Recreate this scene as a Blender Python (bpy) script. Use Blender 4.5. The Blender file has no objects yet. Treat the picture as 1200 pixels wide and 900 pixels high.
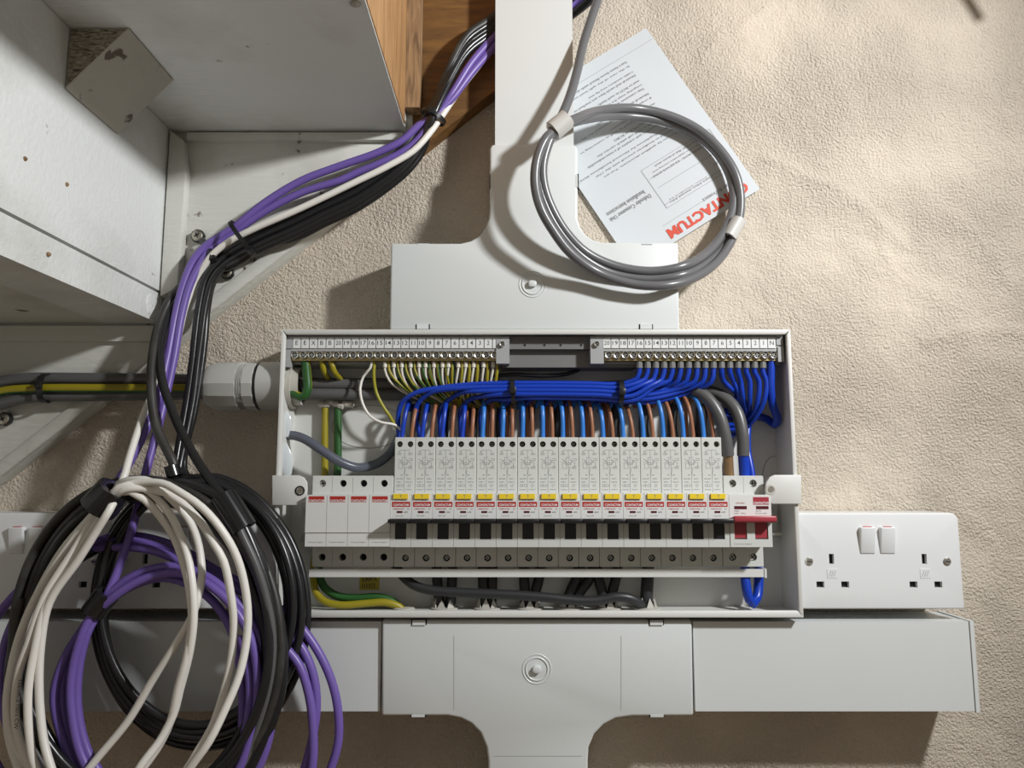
import bpy, bmesh, math, random
from mathutils import Vector, Matrix, noise

random.seed(7)
SC = bpy.context.scene
COL = SC.collection
V = Vector

# ------------------------------------------------------------------ camera, world, lamp, exposure
F = 870.0            # focal length in pixels of the 1200 x 900 frame
CD = 0.712           # camera distance from the wall (metres), wall is the plane y = 0
TH = math.radians(7.0)
cam_d = bpy.data.cameras.new('camera')
cam_d.sensor_width = 36.0
cam_d.lens = F / 1200.0 * 36.0
cam_d.clip_start = 0.01
cam = bpy.data.objects.new('camera', cam_d)
cam.location = (0, -CD, 0)
cam.rotation_euler = (math.pi / 2 + TH, 0, 0)
COL.objects.link(cam)
SC.camera = cam

world = bpy.data.worlds.new('world')
SC.world = world
world.use_nodes = True
bg = world.node_tree.nodes['Background']
bg.inputs['Color'].default_value = (1.0, 0.92, 0.79, 1)
bg.inputs['Strength'].default_value = 0.20

LAMP = V((0.66, -0.64, 0.515))
ld = bpy.data.lights.new('work_lamp', 'SPOT')
ld.energy = 42
ld.shadow_soft_size = 0.036
ld.color = (0.98, 0.99, 1.0)
ld.spot_size = math.radians(152)
ld.spot_blend = 1.0
lo = bpy.data.objects.new('work_lamp', ld)
lo.location = LAMP
lo.rotation_euler = (V((-0.30, -0.22, 0.06)) - LAMP).to_track_quat('-Z', 'Y').to_euler()
COL.objects.link(lo)

SC.view_settings.view_transform = 'Standard'
SC.view_settings.look = 'None'
SC.view_settings.exposure = 0.0
SC.view_settings.gamma = 1.0
SC.view_settings.use_curve_mapping = False

# ------------------------------------------------------------------ helpers
CT, ST = math.cos(TH), math.sin(TH)

def ray(px, py):
    u = (px - 600.0) / F
    v = (450.0 - py) / F
    return u, CT - v * ST, ST + v * CT

def P(px, py, Y=0.0):
    """the point Y metres in front of the wall seen at a place of the photograph"""
    dx, dy, dz = ray(px, py)
    t = (CD - Y) / dy
    return V((dx * t, -Y, dz * t))

def PX(px, py, X):
    dx, dy, dz = ray(px, py)
    t = X / dx
    return V((X, dy * t - CD, dz * t))

def PZ(px, py, Z):
    dx, dy, dz = ray(px, py)
    t = Z / dz
    return V((dx * t, dy * t - CD, Z))

def zc(py, Y): return P(600, py, Y).z
def xc(px, py, Y): return P(px, py, Y).x

WL = {}          # world location of every thing / part

def obj(name, bm, mats, parent=None, bevel=0.0, seg=2, smooth=None, ang=0.6):
    if bevel > 0:
        ed = [e for e in bm.edges if len(e.link_faces) == 2 and e.calc_face_angle(0) > 0.5]
        if ed:
            bmesh.ops.bevel(bm, geom=ed, offset=bevel, segments=seg, affect='EDGES', profile=0.5, clamp_overlap=True)
        if smooth is None: smooth = True
    if parent is not None:
        L = WL.get(parent.name, V((0, 0, 0)))
        bmesh.ops.translate(bm, verts=bm.verts[:], vec=-L)
    me = bpy.data.meshes.new(name)
    bm.to_mesh(me); bm.free()
    if not isinstance(mats, (list, tuple)): mats = [mats]
    for m in mats: me.materials.append(m)
    if smooth:
        for p in me.polygons: p.use_smooth = True
        me.set_sharp_from_angle(angle=ang)
    o = bpy.data.objects.new(name, me)
    COL.objects.link(o)
    if parent is not None:
        o.parent = parent
        WL[o.name] = WL.get(parent.name, V((0, 0, 0)))
    return o

def tag(o, label=None, cat=None, group=None, kind=None):
    if label: o['label'] = label
    if cat: o['category'] = cat
    if group: o['group'] = group
    if kind: o['kind'] = kind
    return o

def thing(name, label, cat, loc, group=None):
    o = bpy.data.objects.new(name, None)
    o.empty_display_size = 0.01
    COL.objects.link(o)
    o.location = loc
    WL[o.name] = V(loc)
    tag(o, label, cat, group)
    return o

def copy_tree(src, loc=None, parent=None):
    c = src.copy()
    COL.objects.link(c)
    if parent is not None: c.parent = parent
    if loc is not None: c.location = loc
    for ch in [k for k in bpy.data.objects if k.parent == src]:
        copy_tree(ch, None, c)
    return c

def B(): return bmesh.new()

def box(bm, x0, x1, Y0, Y1, z0, z1, mi=0):
    vs = [bm.verts.new((x, -y, z)) for x in (x0, x1) for y in (Y0, Y1) for z in (z0, z1)]
    idx = [(0, 1, 3, 2), (4, 6, 7, 5), (0, 4, 5, 1), (2, 3, 7, 6), (0, 2, 6, 4), (1, 5, 7, 3)]
    for f in idx:
        fc = bm.faces.new([vs[i] for i in f]); fc.material_index = mi
    return vs

def fixn(bm): bmesh.ops.recalc_face_normals(bm, faces=bm.faces[:])

def prism(bm, pts, Y0, Y1, mi=0, caps=True):
    """outline in the x-z plane given depth from Y0 to Y1"""
    n = len(pts)
    a = [bm.verts.new((x, -Y0, z)) for x, z in pts]
    b = [bm.verts.new((x, -Y1, z)) for x, z in pts]
    fs = []
    for i in range(n):
        j = (i + 1) % n
        fs.append(bm.faces.new((a[i], a[j], b[j], b[i])))
    fs.append(bm.faces.new(b[::-1]))
    if caps: fs.append(bm.faces.new(a))
    for f in fs: f.material_index = mi
    bmesh.ops.recalc_face_normals(bm, faces=fs)

def extr(bm, prof, x0, x1, mi=0):
    """profile of (Y, z) points stretched along x"""
    a = [bm.verts.new((x0, -y, z)) for y, z in prof]
    b = [bm.verts.new((x1, -y, z)) for y, z in prof]
    n = len(prof); fs = []
    for i in range(n):
        j = (i + 1) % n
        fs.append(bm.faces.new((a[i], a[j], b[j], b[i])))
    fs += [bm.faces.new(a[::-1]), bm.faces.new(b)]
    for f in fs: f.material_index = mi
    bmesh.ops.recalc_face_normals(bm, faces=fs)

def frame_of(d):
    d = d.normalized()
    up = V((0, -1, 0)) if abs(d.y) < 0.9 else V((0, 0, 1))
    u = d.cross(up).normalized()
    return u, d.cross(u).normalized()

def cyl(bm, p0, p1, r0, r1=None, n=16, mi=0, caps=True):
    if r1 is None: r1 = r0
    d = p1 - p0
    u, w = frame_of(d)
    A = [bm.verts.new(p0 + (u * math.cos(t) + w * math.sin(t)) * r0) for t in [2 * math.pi * i / n for i in range(n)]]
    Bv = [bm.verts.new(p1 + (u * math.cos(t) + w * math.sin(t)) * r1) for t in [2 * math.pi * i / n for i in range(n)]]
    fs = [bm.faces.new((A[i], A[(i + 1) % n], Bv[(i + 1) % n], Bv[i])) for i in range(n)]
    if caps: fs += [bm.faces.new(A[::-1]), bm.faces.new(Bv)]
    for f in fs: f.material_index = mi
    bmesh.ops.recalc_face_normals(bm, faces=fs)

def lathe(bm, p0, axis, prof, n=28, mi=0):
    """rings (distance along axis, radius)"""
    u, w = frame_of(axis); axis = axis.normalized()
    rings = []
    for d, r in prof:
        rings.append([bm.verts.new(p0 + axis * d + (u * math.cos(2 * math.pi * i / n) + w * math.sin(2 * math.pi * i / n)) * r) for i in range(n)])
    fs = []
    for a, b in zip(rings, rings[1:]):
        for i in range(n):
            fs.append(bm.faces.new((a[i], a[(i + 1) % n], b[(i + 1) % n], b[i])))
    fs += [bm.faces.new(rings[0][::-1]), bm.faces.new(rings[-1])]
    for f in fs: f.material_index = mi
    bmesh.ops.recalc_face_normals(bm, faces=fs)

def crom(pts, step=0.004):
    """Catmull-Rom through points, resampled evenly"""
    n = len(pts)
    if n == 2: pts = [pts[0], (pts[0] + pts[1]) / 2, pts[1]]; n = 3
    ext = [pts[0] * 2 - pts[1]] + list(pts) + [pts[-1] * 2 - pts[-2]]
    out = []
    for i in range(1, n):
        p0, p1, p2, p3 = ext[i - 1], ext[i], ext[i + 1], ext[i + 2]
        # centripetal style tangents
        l = (p2 - p1).length
        a = max((p1 - p0).length, 1e-5); c = max((p3 - p2).length, 1e-5)
        sa, sl, sc_ = math.sqrt(a), math.sqrt(max(l, 1e-5)), math.sqrt(c)
        m1 = ((p1 - p0) / sa - (p2 - p0) / (sa + sl) + (p2 - p1) / sl) * sl
        m2 = ((p2 - p1) / sl - (p3 - p1) / (sl + sc_) + (p3 - p2) / sc_) * sl
        k = max(1, int(l / step))
        for j in range(k):
            t = j / k; t2 = t * t; t3 = t2 * t
            out.append(p1 * (2 * t3 - 3 * t2 + 1) + m1 * (t3 - 2 * t2 + t) + p2 * (-2 * t3 + 3 * t2) + m2 * (t3 - t2))
    out.append(pts[-1].copy())
    return out

def tube(bm, pts, r, n=10, mi=0, step=0.004, stripe=None, twist=0.0, t0=0.0, phase=0.0, smooth=True, flat=None):
    """swept cable; stripe = share of the girth in material 1"""
    path = crom(pts, step) if smooth else pts
    m = len(path)
    d0 = (path[1] - path[0]).normalized()
    u, w = frame_of(d0)
    rings = []
    s = 0
    for i, p in enumerate(path):
        d = (path[min(i + 1, m - 1)] - path[max(i - 1, 0)])
        if d.length < 1e-9: d = d0
        d.normalize()
        u = (u - d * u.dot(d)).normalized()
        w = d.cross(u)
        rr = r(i / (m - 1)) if callable(r) else r
        ra, rb = (rr, rr) if flat is None else (rr, rr * flat)
        rings.append([bm.verts.new(p + u * math.cos(2 * math.pi * k / n) * ra + w * math.sin(2 * math.pi * k / n) * rb) for k in range(n)])
    for i in range(m - 1):
        a, b = rings[i], rings[i + 1]
        for k in range(n):
            f = bm.faces.new((a[k], b[k], b[(k + 1) % n], a[(k + 1) % n]))
            f.material_index = mi
            if stripe:
                q = ((k + 0.5) / n + phase + twist * max(0.0, (i / m - t0) / (1 - t0))) % 1.0
                if q < stripe: f.material_index = 1
    for rg, rev in ((rings[0], False), (rings[-1], True)):
        f = bm.faces.new(rg[::-1] if rev else rg); f.material_index = mi
    return path

def px(*pts, Y=None):
    """(px, py[, Y]) triples to world points"""
    return [P(p[0], p[1], p[2] if len(p) > 2 else Y) for p in pts]

def band(bm, c, d, ra, rb, w, t, n=24, mi=0):
    """strap round an ellipse, axis d"""
    d = d.normalized()
    v = V((0, -1, 0))
    u = d.cross(v).normalized()
    v = u.cross(d).normalized()
    rings = []
    for i in range(n):
        a = 2 * math.pi * i / n
        e = u * math.cos(a) * ra + v * math.sin(a) * rb
        o = u * math.cos(a) * (ra + t) + v * math.sin(a) * (rb + t)
        rings.append([bm.verts.new(c + e - d * w / 2), bm.verts.new(c + o - d * w / 2), bm.verts.new(c + o + d * w / 2), bm.verts.new(c + e + d * w / 2)])
    fs = []
    for i in range(n):
        a, b = rings[i], rings[(i + 1) % n]
        for k in range(4):
            fs.append(bm.faces.new((a[k], a[(k + 1) % 4], b[(k + 1) % 4], b[k])))
    for f in fs: f.material_index = mi
    bmesh.ops.recalc_face_normals(bm, faces=fs)

def orient_box(bm, c, d, l, w, h, mi=0):
    """box with its length along d, lying in the wall's plane"""
    d = d.normalized(); v = V((0, -1, 0)); u = d.cross(v).normalized(); v = u.cross(d).normalized()
    vs = []
    for a in (-1, 1):
        for b in (-1, 1):
            for e in (-1, 1):
                vs.append(bm.verts.new(c + d * a * l / 2 + u * b * w / 2 + v * e * h / 2))
    fs = [bm.faces.new([vs[i] for i in f]) for f in [(0, 1, 3, 2), (4, 6, 7, 5), (0, 4, 5, 1), (2, 3, 7, 6), (0, 2, 6, 4), (1, 5, 7, 3)]]
    for f in fs: f.material_index = mi
    bmesh.ops.recalc_face_normals(bm, faces=fs)

_txt = {}
def text_geo(s, bold=0.0):
    if (s, bold) in _txt: return _txt[(s, bold)]
    cu = bpy.data.curves.new('t', 'FONT')
    cu.body = s; cu.resolution_u = 2; cu.size = 1.0; cu.offset = bold
    cu.align_x = 'CENTER'; cu.align_y = 'CENTER'
    ob = bpy.data.objects.new('t', cu)
    COL.objects.link(ob)
    dg = bpy.context.evaluated_depsgraph_get()
    me = bpy.data.meshes.new_from_object(ob.evaluated_get(dg))
    vs = [v.co.copy() for v in me.vertices]
    fs = [tuple(p.vertices) for p in me.polygons]
    bpy.data.objects.remove(ob); bpy.data.curves.remove(cu); bpy.data.meshes.remove(me)
    xs = [v.x for v in vs]; ys = [v.y for v in vs]
    cx, cy = (min(xs) + max(xs)) / 2, (min(ys) + max(ys)) / 2
    vs = [V((v.x - cx, v.y - cy, 0)) for v in vs]
    g = (vs, fs, max(xs) - min(xs), max(ys) - min(ys))
    _txt[(s, bold)] = g
    return g

def text(bm, s, c, width=None, height=None, right=V((1, 0, 0)), up=V((0, 0, 1)), mi=0, bold=0.0, anchor='c'):
    """flat lettering centred at c, fitted to width and/or height"""
    vs, fs, w, h = text_geo(s, bold)
    if width and height: sx, sy = width / w, height / h
    elif width: sx = sy = width / w
    else: sx = sy = height / h
    off = V((0, 0, 0))
    if anchor == 'l': off = right * (w * sx / 2)
    nv = [bm.verts.new(c + off + right * v.x * sx + up * v.y * sy) for v in vs]
    for f in fs:
        try:
            fc = bm.faces.new([nv[i] for i in f]); fc.material_index = mi
        except ValueError:
            pass

def bar(bm, a, b, w, mi=0, nrm=V((0, -1, 0))):
    """thin flat printed line from a to b"""
    d = (b - a).normalized(); u = d.cross(nrm).normalized() * w / 2
    f = bm.faces.new([bm.verts.new(q) for q in (a - u, b - u, b + u, a + u)]); f.material_index = mi
    f.normal_update()
    if f.normal.dot(nrm) < 0: f.normal_flip()

def cut(bm, cutter):
    """bm minus cutter, as a new bmesh"""
    obs = []
    for q in (bm, cutter):
        fixn(q)
        me = bpy.data.meshes.new('c'); q.to_mesh(me); q.free()
        o = bpy.data.objects.new('c', me); COL.objects.link(o); obs.append(o)
    md = obs[0].modifiers.new('b', 'BOOLEAN'); md.operation = 'DIFFERENCE'; md.object = obs[1]; md.solver = 'EXACT'
    dg = bpy.context.evaluated_depsgraph_get()
    me = bpy.data.meshes.new_from_object(obs[0].evaluated_get(dg))
    out = bmesh.new(); out.from_mesh(me)
    for o in obs:
        m = o.data; bpy.data.objects.remove(o); bpy.data.meshes.remove(m)
    bpy.data.meshes.remove(me)
    return out

# ------------------------------------------------------------------ materials
def mat(name, col, rough=0.5, metal=0.0, bump=None, var=None, spec=0.5, coat=0.0, col2=None):
    m = bpy.data.materials.new(name); m.use_nodes = True
    nt = m.node_tree; N = nt.nodes; L = nt.links
    b = N['Principled BSDF']
    b.inputs['Roughness'].default_value = rough
    b.inputs['Metallic'].default_value = metal
    b.inputs['Specular IOR Level'].default_value = spec
    b.inputs['Coat Weight'].default_value = coat
    c4 = (*col, 1)
    b.inputs['Base Color'].default_value = c4
    tc = None
    if var or bump:
        tc = N.new('ShaderNodeTexCoord')
    if var:
        sc_, amt = var
        nz = N.new('ShaderNodeTexNoise'); nz.inputs['Scale'].default_value = sc_; nz.inputs['Detail'].default_value = 5
        L.new(tc.outputs['Object'], nz.inputs['Vector'])
        mx = N.new('ShaderNodeMix'); mx.data_type = 'RGBA'
        mx.inputs['A'].default_value = c4
        mx.inputs['B'].default_value = (*(col2 or [k * (1 - amt) for k in col]), 1)
        rp = N.new('ShaderNodeMapRange'); rp.inputs['From Min'].default_value = 0.35; rp.inputs['From Max'].default_value = 0.7
        L.new(nz.outputs['Fac'], rp.inputs['Value'])
        L.new(rp.outputs['Result'], mx.inputs['Factor'])
        L.new(mx.outputs['Result'], b.inputs['Base Color'])
    if bump:
        sc_, st, di = bump
        nb = N.new('ShaderNodeTexNoise'); nb.inputs['Scale'].default_value = sc_; nb.inputs['Detail'].default_value = 3
        L.new(tc.outputs['Object'], nb.inputs['Vector'])
        bp = N.new('ShaderNodeBump'); bp.inputs['Strength'].default_value = st; bp.inputs['Distance'].default_value = di
        L.new(nb.outputs['Fac'], bp.inputs['Height']); L.new(bp.outputs['Normal'], b.inputs['Normal'])
    return m

def plaster_mat():
    m = bpy.data.materials.new('stucco_plaster'); m.use_nodes = True
    nt = m.node_tree; N = nt.nodes; L = nt.links
    b = N['Principled BSDF']; b.inputs['Roughness'].default_value = 0.85; b.inputs['Specular IOR Level'].default_value = 0.25
    tc = N.new('ShaderNodeTexCoord')
    big = N.new('ShaderNodeTexNoise'); big.inputs['Scale'].default_value = 5.5; big.inputs['Detail'].default_value = 4
    L.new(tc.outputs['Object'], big.inputs['Vector'])
    mx = N.new('ShaderNodeMix'); mx.data_type = 'RGBA'
    mx.inputs['A'].default_value = (0.70, 0.63, 0.52, 1); mx.inputs['B'].default_value = (0.69, 0.59, 0.485, 1)
    L.new(big.outputs['Fac'], mx.inputs['Factor'])
    st = N.new('ShaderNodeTexNoise'); st.inputs['Scale'].default_value = 60; st.inputs['Detail'].default_value = 6
    L.new(tc.outputs['Object'], st.inputs['Vector'])
    rp = N.new('ShaderNodeMapRange'); rp.inputs['From Min'].default_value = 0.70; rp.inputs['From Max'].default_value = 0.78
    L.new(st.outputs['Fac'], rp.inputs['Value'])
    mx2 = N.new('ShaderNodeMix'); mx2.data_type = 'RGBA'; mx2.inputs['B'].default_value = (0.40, 0.32, 0.24, 1)
    L.new(mx.outputs['Result'], mx2.inputs['A']); L.new(rp.outputs['Result'], mx2.inputs['Factor'])
    L.new(mx2.outputs['Result'], b.inputs['Base Color'])
    # grain of the render, strong in some areas, trowelled smooth in others
    g1 = N.new('ShaderNodeTexNoise'); g1.inputs['Scale'].default_value = 400; g1.inputs['Detail'].default_value = 3.5; g1.inputs['Roughness'].default_value = 0.6
    g2 = N.new('ShaderNodeTexNoise'); g2.inputs['Scale'].default_value = 40; g2.inputs['Detail'].default_value = 3
    am = N.new('ShaderNodeTexNoise'); am.inputs['Scale'].default_value = 7; am.inputs['Detail'].default_value = 2
    for q in (g1, g2, am): L.new(tc.outputs['Object'], q.inputs['Vector'])
    ar = N.new('ShaderNodeMapRange'); ar.inputs['From Min'].default_value = 0.35; ar.inputs['From Max'].default_value = 0.65; ar.inputs['To Min'].default_value = 0.35; ar.inputs['To Max'].default_value = 1.0
    L.new(am.outputs['Fac'], ar.inputs['Value'])
    mu = N.new('ShaderNodeMath'); mu.operation = 'MULTIPLY'
    L.new(g1.outputs['Fac'], mu.inputs[0]); L.new(ar.outputs['Result'], mu.inputs[1])
    ad = N.new('ShaderNodeMath'); ad.operation = 'MULTIPLY_ADD'; ad.inputs[1].default_value = 0.7
    L.new(g2.outputs['Fac'], ad.inputs[0]); L.new(mu.outputs[0], ad.inputs[2])
    bp = N.new('ShaderNodeBump'); bp.inputs['Strength'].default_value = 1.0; bp.inputs['Distance'].default_value = 0.0068
    L.new(ad.outputs[0], bp.inputs['Height']); L.new(bp.outputs['Normal'], b.inputs['Normal'])
    return m

def paint_mat(name='brushed_white_paint', col=(0.74, 0.755, 0.74), wear=0.735, grime=(0.50, 0.50, 0.46)):
    m = bpy.data.materials.new(name); m.use_nodes = True
    nt = m.node_tree; N = nt.nodes; L = nt.links
    b = N['Principled BSDF']; b.inputs['Roughness'].default_value = 0.42
    tc = N.new('ShaderNodeTexCoord')
    mp = N.new('ShaderNodeMapping'); mp.inputs['Scale'].default_value = (12, 60, 60); mp.inputs['Rotation'].default_value = (0.3, 0.5, 0.2)
    L.new(tc.outputs['Object'], mp.inputs['Vector'])
    br = N.new('ShaderNodeTexNoise'); br.inputs['Scale'].default_value = 4; br.inputs['Detail'].default_value = 5
    L.new(mp.outputs['Vector'], br.inputs['Vector'])
    bp = N.new('ShaderNodeBump'); bp.inputs['Strength'].default_value = 0.6; bp.inputs['Distance'].default_value = 0.0012
    L.new(br.outputs['Fac'], bp.inputs['Height']); L.new(bp.outputs['Normal'], b.inputs['Normal'])
    gr = N.new('ShaderNodeTexNoise'); gr.inputs['Scale'].default_value = 9; gr.inputs['Detail'].default_value = 6
    L.new(tc.outputs['Object'], gr.inputs['Vector'])
    r1 = N.new('ShaderNodeMapRange'); r1.inputs['From Min'].default_value = 0.5; r1.inputs['From Max'].default_value = 0.8
    L.new(gr.outputs['Fac'], r1.inputs['Value'])
    mx = N.new('ShaderNodeMix'); mx.data_type = 'RGBA'; mx.inputs['A'].default_value = (*col, 1); mx.inputs['B'].default_value = (*grime, 1)
    L.new(r1.outputs['Result'], mx.inputs['Factor'])
    sp = N.new('ShaderNodeTexNoise'); sp.inputs['Scale'].default_value = 48; sp.inputs['Detail'].default_value = 6
    L.new(tc.outputs['Object'], sp.inputs['Vector'])
    r2 = N.new('ShaderNodeMapRange'); r2.inputs['From Min'].default_value = wear; r2.inputs['From Max'].default_value = wear + 0.04
    L.new(sp.outputs['Fac'], r2.inputs['Value'])
    m2 = N.new('ShaderNodeMix'); m2.data_type = 'RGBA'; m2.inputs['B'].default_value = (0.12, 0.09, 0.06, 1)
    L.new(mx.outputs['Result'], m2.inputs['A']); L.new(r2.outputs['Result'], m2.inputs['Factor'])
    L.new(m2.outputs['Result'], b.inputs['Base Color'])
    return m

def wood_mat(name, c1, c2, scale=(30, 3, 3), rough=0.6, rot=(0, 0, 0)):
    m = bpy.data.materials.new(name); m.use_nodes = True
    nt = m.node_tree; N = nt.nodes; L = nt.links
    b = N['Principled BSDF']; b.inputs['Roughness'].default_value = rough
    tc = N.new('ShaderNodeTexCoord')
    mp = N.new('ShaderNodeMapping'); mp.inputs['Scale'].default_value = scale; mp.inputs['Rotation'].default_value = rot
    L.new(tc.outputs['Object'], mp.inputs['Vector'])
    nz = N.new('ShaderNodeTexNoise'); nz.inputs['Scale'].default_value = 5; nz.inputs['Detail'].default_value = 8; nz.inputs['Distortion'].default_value = 0.6
    L.new(mp.outputs['Vector'], nz.inputs['Vector'])
    rp = N.new('ShaderNodeMapRange'); rp.inputs['From Min'].default_value = 0.3; rp.inputs['From Max'].default_value = 0.72
    L.new(nz.outputs['Fac'], rp.inputs['Value'])
    mx = N.new('ShaderNodeMix'); mx.data_type = 'RGBA'; mx.inputs['A'].default_value = (*c1, 1); mx.inputs['B'].default_value = (*c2, 1)
    L.new(rp.outputs['Result'], mx.inputs['Factor']); L.new(mx.outputs['Result'], b.inputs['Base Color'])
    bp = N.new('ShaderNodeBump'); bp.inputs['Strength'].default_value = 0.4; bp.inputs['Distance'].default_value = 0.0008
    L.new(nz.outputs['Fac'], bp.inputs['Height']); L.new(bp.outputs['Normal'], b.inputs['Normal'])
    return m

M_wall = plaster_mat()
M_paint = paint_mat()
M_paint2 = paint_mat('worn_white_paint', (0.66, 0.66, 0.61), 0.68, (0.36, 0.34, 0.28))
M_block = paint_mat('painted_block', (0.50, 0.48, 0.41), 0.62, (0.40, 0.37, 0.31))
M_sawn = wood_mat('rough_sawn_end', (0.46, 0.41, 0.32), (0.035, 0.02, 0.012), (40, 40, 130), 0.8)
M_wood = wood_mat('bare_pine', (0.52, 0.30, 0.13), (0.30, 0.15, 0.06), (30, 30, 4), 0.55)
M_wood_edge = wood_mat('weathered_wood', (0.42, 0.26, 0.13), (0.12, 0.07, 0.035), (40, 40, 6), 0.7)
M_wood_dark = wood_mat('shaded_string', (0.22, 0.105, 0.025), (0.11, 0.05, 0.014), (6, 20, 30), 0.6, (0, 0.65, 0))  # bare wood, the shade beside the trunking darkened into its colour
M_pvc = mat('white_pvc', (0.70, 0.725, 0.715), 0.32, var=(6, 0.04))
M_sock = mat('white_urea', (0.76, 0.775, 0.775), 0.28)
M_steel = mat('white_powder_coat', (0.68, 0.68, 0.65), 0.45, bump=(900, 0.25, 0.0003))
M_case = mat('breaker_plastic', (0.62, 0.63, 0.60), 0.38)
M_nose = mat('breaker_white', (0.72, 0.72, 0.70), 0.38)
M_blackp = mat('black_plastic', (0.012, 0.012, 0.013), 0.35)
M_dark = mat('dark_recess', (0.01, 0.01, 0.01), 0.8)
M_red = mat('red_print', (0.44, 0.03, 0.022), 0.4)
M_redp = mat('red_toggle', (0.36, 0.04, 0.055), 0.35)
M_maroon = mat('indicator_window', (0.09, 0.012, 0.02), 0.2)
M_yel = mat('yellow_button', (0.85, 0.62, 0.03), 0.35)
M_wht = mat('white_print', (0.85, 0.85, 0.85), 0.5)
M_ink = mat('grey_print', (0.24, 0.24, 0.24), 0.6)
M_inkd = mat('black_print', (0.03, 0.03, 0.035), 0.6)
M_tile = mat('number_tile', (0.74, 0.75, 0.74), 0.4)
M_gplas = mat('grey_plastic', (0.36, 0.37, 0.37), 0.45)
M_gplas2 = mat('dark_grey_plastic', (0.17, 0.17, 0.165), 0.5)
M_gland = mat('gland_grey', (0.48, 0.48, 0.455), 0.4)
M_brass = mat('brass', (0.45, 0.36, 0.18), 0.35, 1.0)
M_zinc = mat('zinc_screw', (0.75, 0.74, 0.70), 0.28, 1.0)
M_zincd = mat('dull_screw', (0.45, 0.42, 0.36), 0.4, 1.0)
M_blue = mat('blue_insulation', (0.006, 0.045, 0.42), 0.32)
M_blue2 = mat('lit_blue_insulation', (0.035, 0.20, 0.62), 0.32)  # blue insulation with the lamplight put into its colour
M_brown = mat('brown_insulation', (0.30, 0.125, 0.06), 0.38)
M_cream = mat('cream_insulation', (0.72, 0.68, 0.60), 0.4)
M_ygy = mat('earth_yellow', (0.31, 0.255, 0.012), 0.4)
M_ygg = mat('earth_green', (0.022, 0.10, 0.02), 0.4)
M_ygo = mat('earth_olive', (0.33, 0.30, 0.02), 0.4)
M_tail = mat('grey_sheath', (0.10, 0.10, 0.10), 0.36)
M_tail2 = mat('dark_sheath', (0.028, 0.028, 0.03), 0.4)
M_gcab = mat('grey_cable', (0.135, 0.135, 0.14), 0.30)
M_gcab2 = mat('blue_grey_sheath', (0.10, 0.11, 0.14), 0.25)
M_purple = mat('purple_sheath', (0.165, 0.105, 0.39), 0.38)
M_black = mat('black_sheath', (0.014, 0.014, 0.015), 0.28, bump=(120, 0.25, 0.0005))
M_worn = mat('dusty_black_sheath', (0.05, 0.047, 0.042), 0.45, var=(45, 0.7, ))
M_white = mat('white_sheath', (0.82, 0.79, 0.73), 0.4)
M_tapeb = mat('black_tape', (0.012, 0.012, 0.013), 0.22)
M_tapew = mat('white_tape', (0.58, 0.57, 0.54), 0.4)
M_grom = mat('pale_grommet', (0.50, 0.48, 0.43), 0.5)
M_film = mat('clear_film', (0.62, 0.66, 0.68), 0.12)
M_sticker = mat('yellow_sticker', (0.50, 0.40, 0.03), 0.5)
M_paper = mat('paper', (0.57, 0.60, 0.62), 0.6, bump=(25, 0.15, 0.0012))
M_paperred = mat('paper_red', (0.62, 0.06, 0.025), 0.6)

# ------------------------------------------------------------------ the wall
def seg_d(p, a, b):
    ab = b - a; t = max(0, min(1, (p - a).dot(ab) / ab.dot(ab)))
    return (p - a - ab * t).length, ab.x * (p.y - a.y) - ab.y * (p.x - a.x)

def w2(px_, py_): q = P(px_, py_); return V((q.x, q.z))
RIDGES = [([(900, 183), (945, 205), (985, 220), (1010, 236), (1030, 256), (1058, 282)], 0.0022, 0.010),
          ([(820, 66), (832, 58), (842, 40), (870, 28), (905, 6)], 0.0016, 0.004),
          ([(1030, 262), (1040, 300), (1052, 325), (1078, 340)], 0.0012, 0.006),
          ([(1080, 398), (1120, 387), (1160, 385), (1210, 388)], 0.0016, 0.007),
          ([(1120, 250), (1150, 275), (1190, 330)], 0.0010, 0.010),
          ([(1135, 600), (1170, 640), (1172, 690)], 0.0010, 0.006),
          ([(275, 374), (262, 395), (270, 420)], 0.0012, 0.006),
          ([(20, 600), (60, 560), (100, 610)], 0.0016, 0.008)]
RG = [([w2(*q) for q in pl], h, w) for pl, h, w in RIDGES]
SA, SBp = w2(0, 559), w2(580, 105)      # foot of the stair string

def wall_h(x, z):
    h = noise.noise(V((x * 5, z * 5, 3.1))) * 0.0007 + noise.noise(V((x * 17, z * 17, 9.7))) * 0.0004
    p = V((x, z))
    for pl, hh, ww in RG:
        dm = 9; sd = 1
        for a, b in zip(pl, pl[1:]):
            d, s = seg_d(p, a, b)
            if d < dm: dm = d; sd = s
        if dm < max(ww, .004) * 3:
            h += 1.1 * hh * (math.exp(-(dm / ww) ** 2) if sd < 0 else math.exp(-(dm / .0035) ** 2))
    d, s = seg_d(p, SA, SBp)
    if d < 0.16 and s < 0:
        h += 0.010 * math.exp(-(d / 0.05) ** 2)      # plaster rises to meet the stair string
    return max(h, -0.002)

bm = B()
xs = [-1.3, -0.9, -0.7] + [-0.60 + 0.004 * i for i in range(301)] + [0.7, 0.9, 1.3]
zs = [-0.9, -0.6, -0.42] + [-0.34 + 0.004 * i for i in range(219)] + [0.6, 0.8, 1.1]
grid = []
for z in zs:
    row = []
    for x in xs:
        inn = -0.61 < x < 0.61 and -0.35 < z < 0.54
        row.append(bm.verts.new((x, -wall_h(x, z) if inn else 0.0, z)))
    grid.append(row)
for j in range(len(zs) - 1):
    for i in range(len(xs) - 1):
        bm.faces.new((grid[j][i], grid[j][i + 1], grid[j + 1][i + 1], grid[j + 1][i]))
w = obj('wall_back', bm, M_wall, smooth=True, ang=3.0)
tag(w, 'beige rough plastered wall behind the fuse board', kind='structure')

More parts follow.
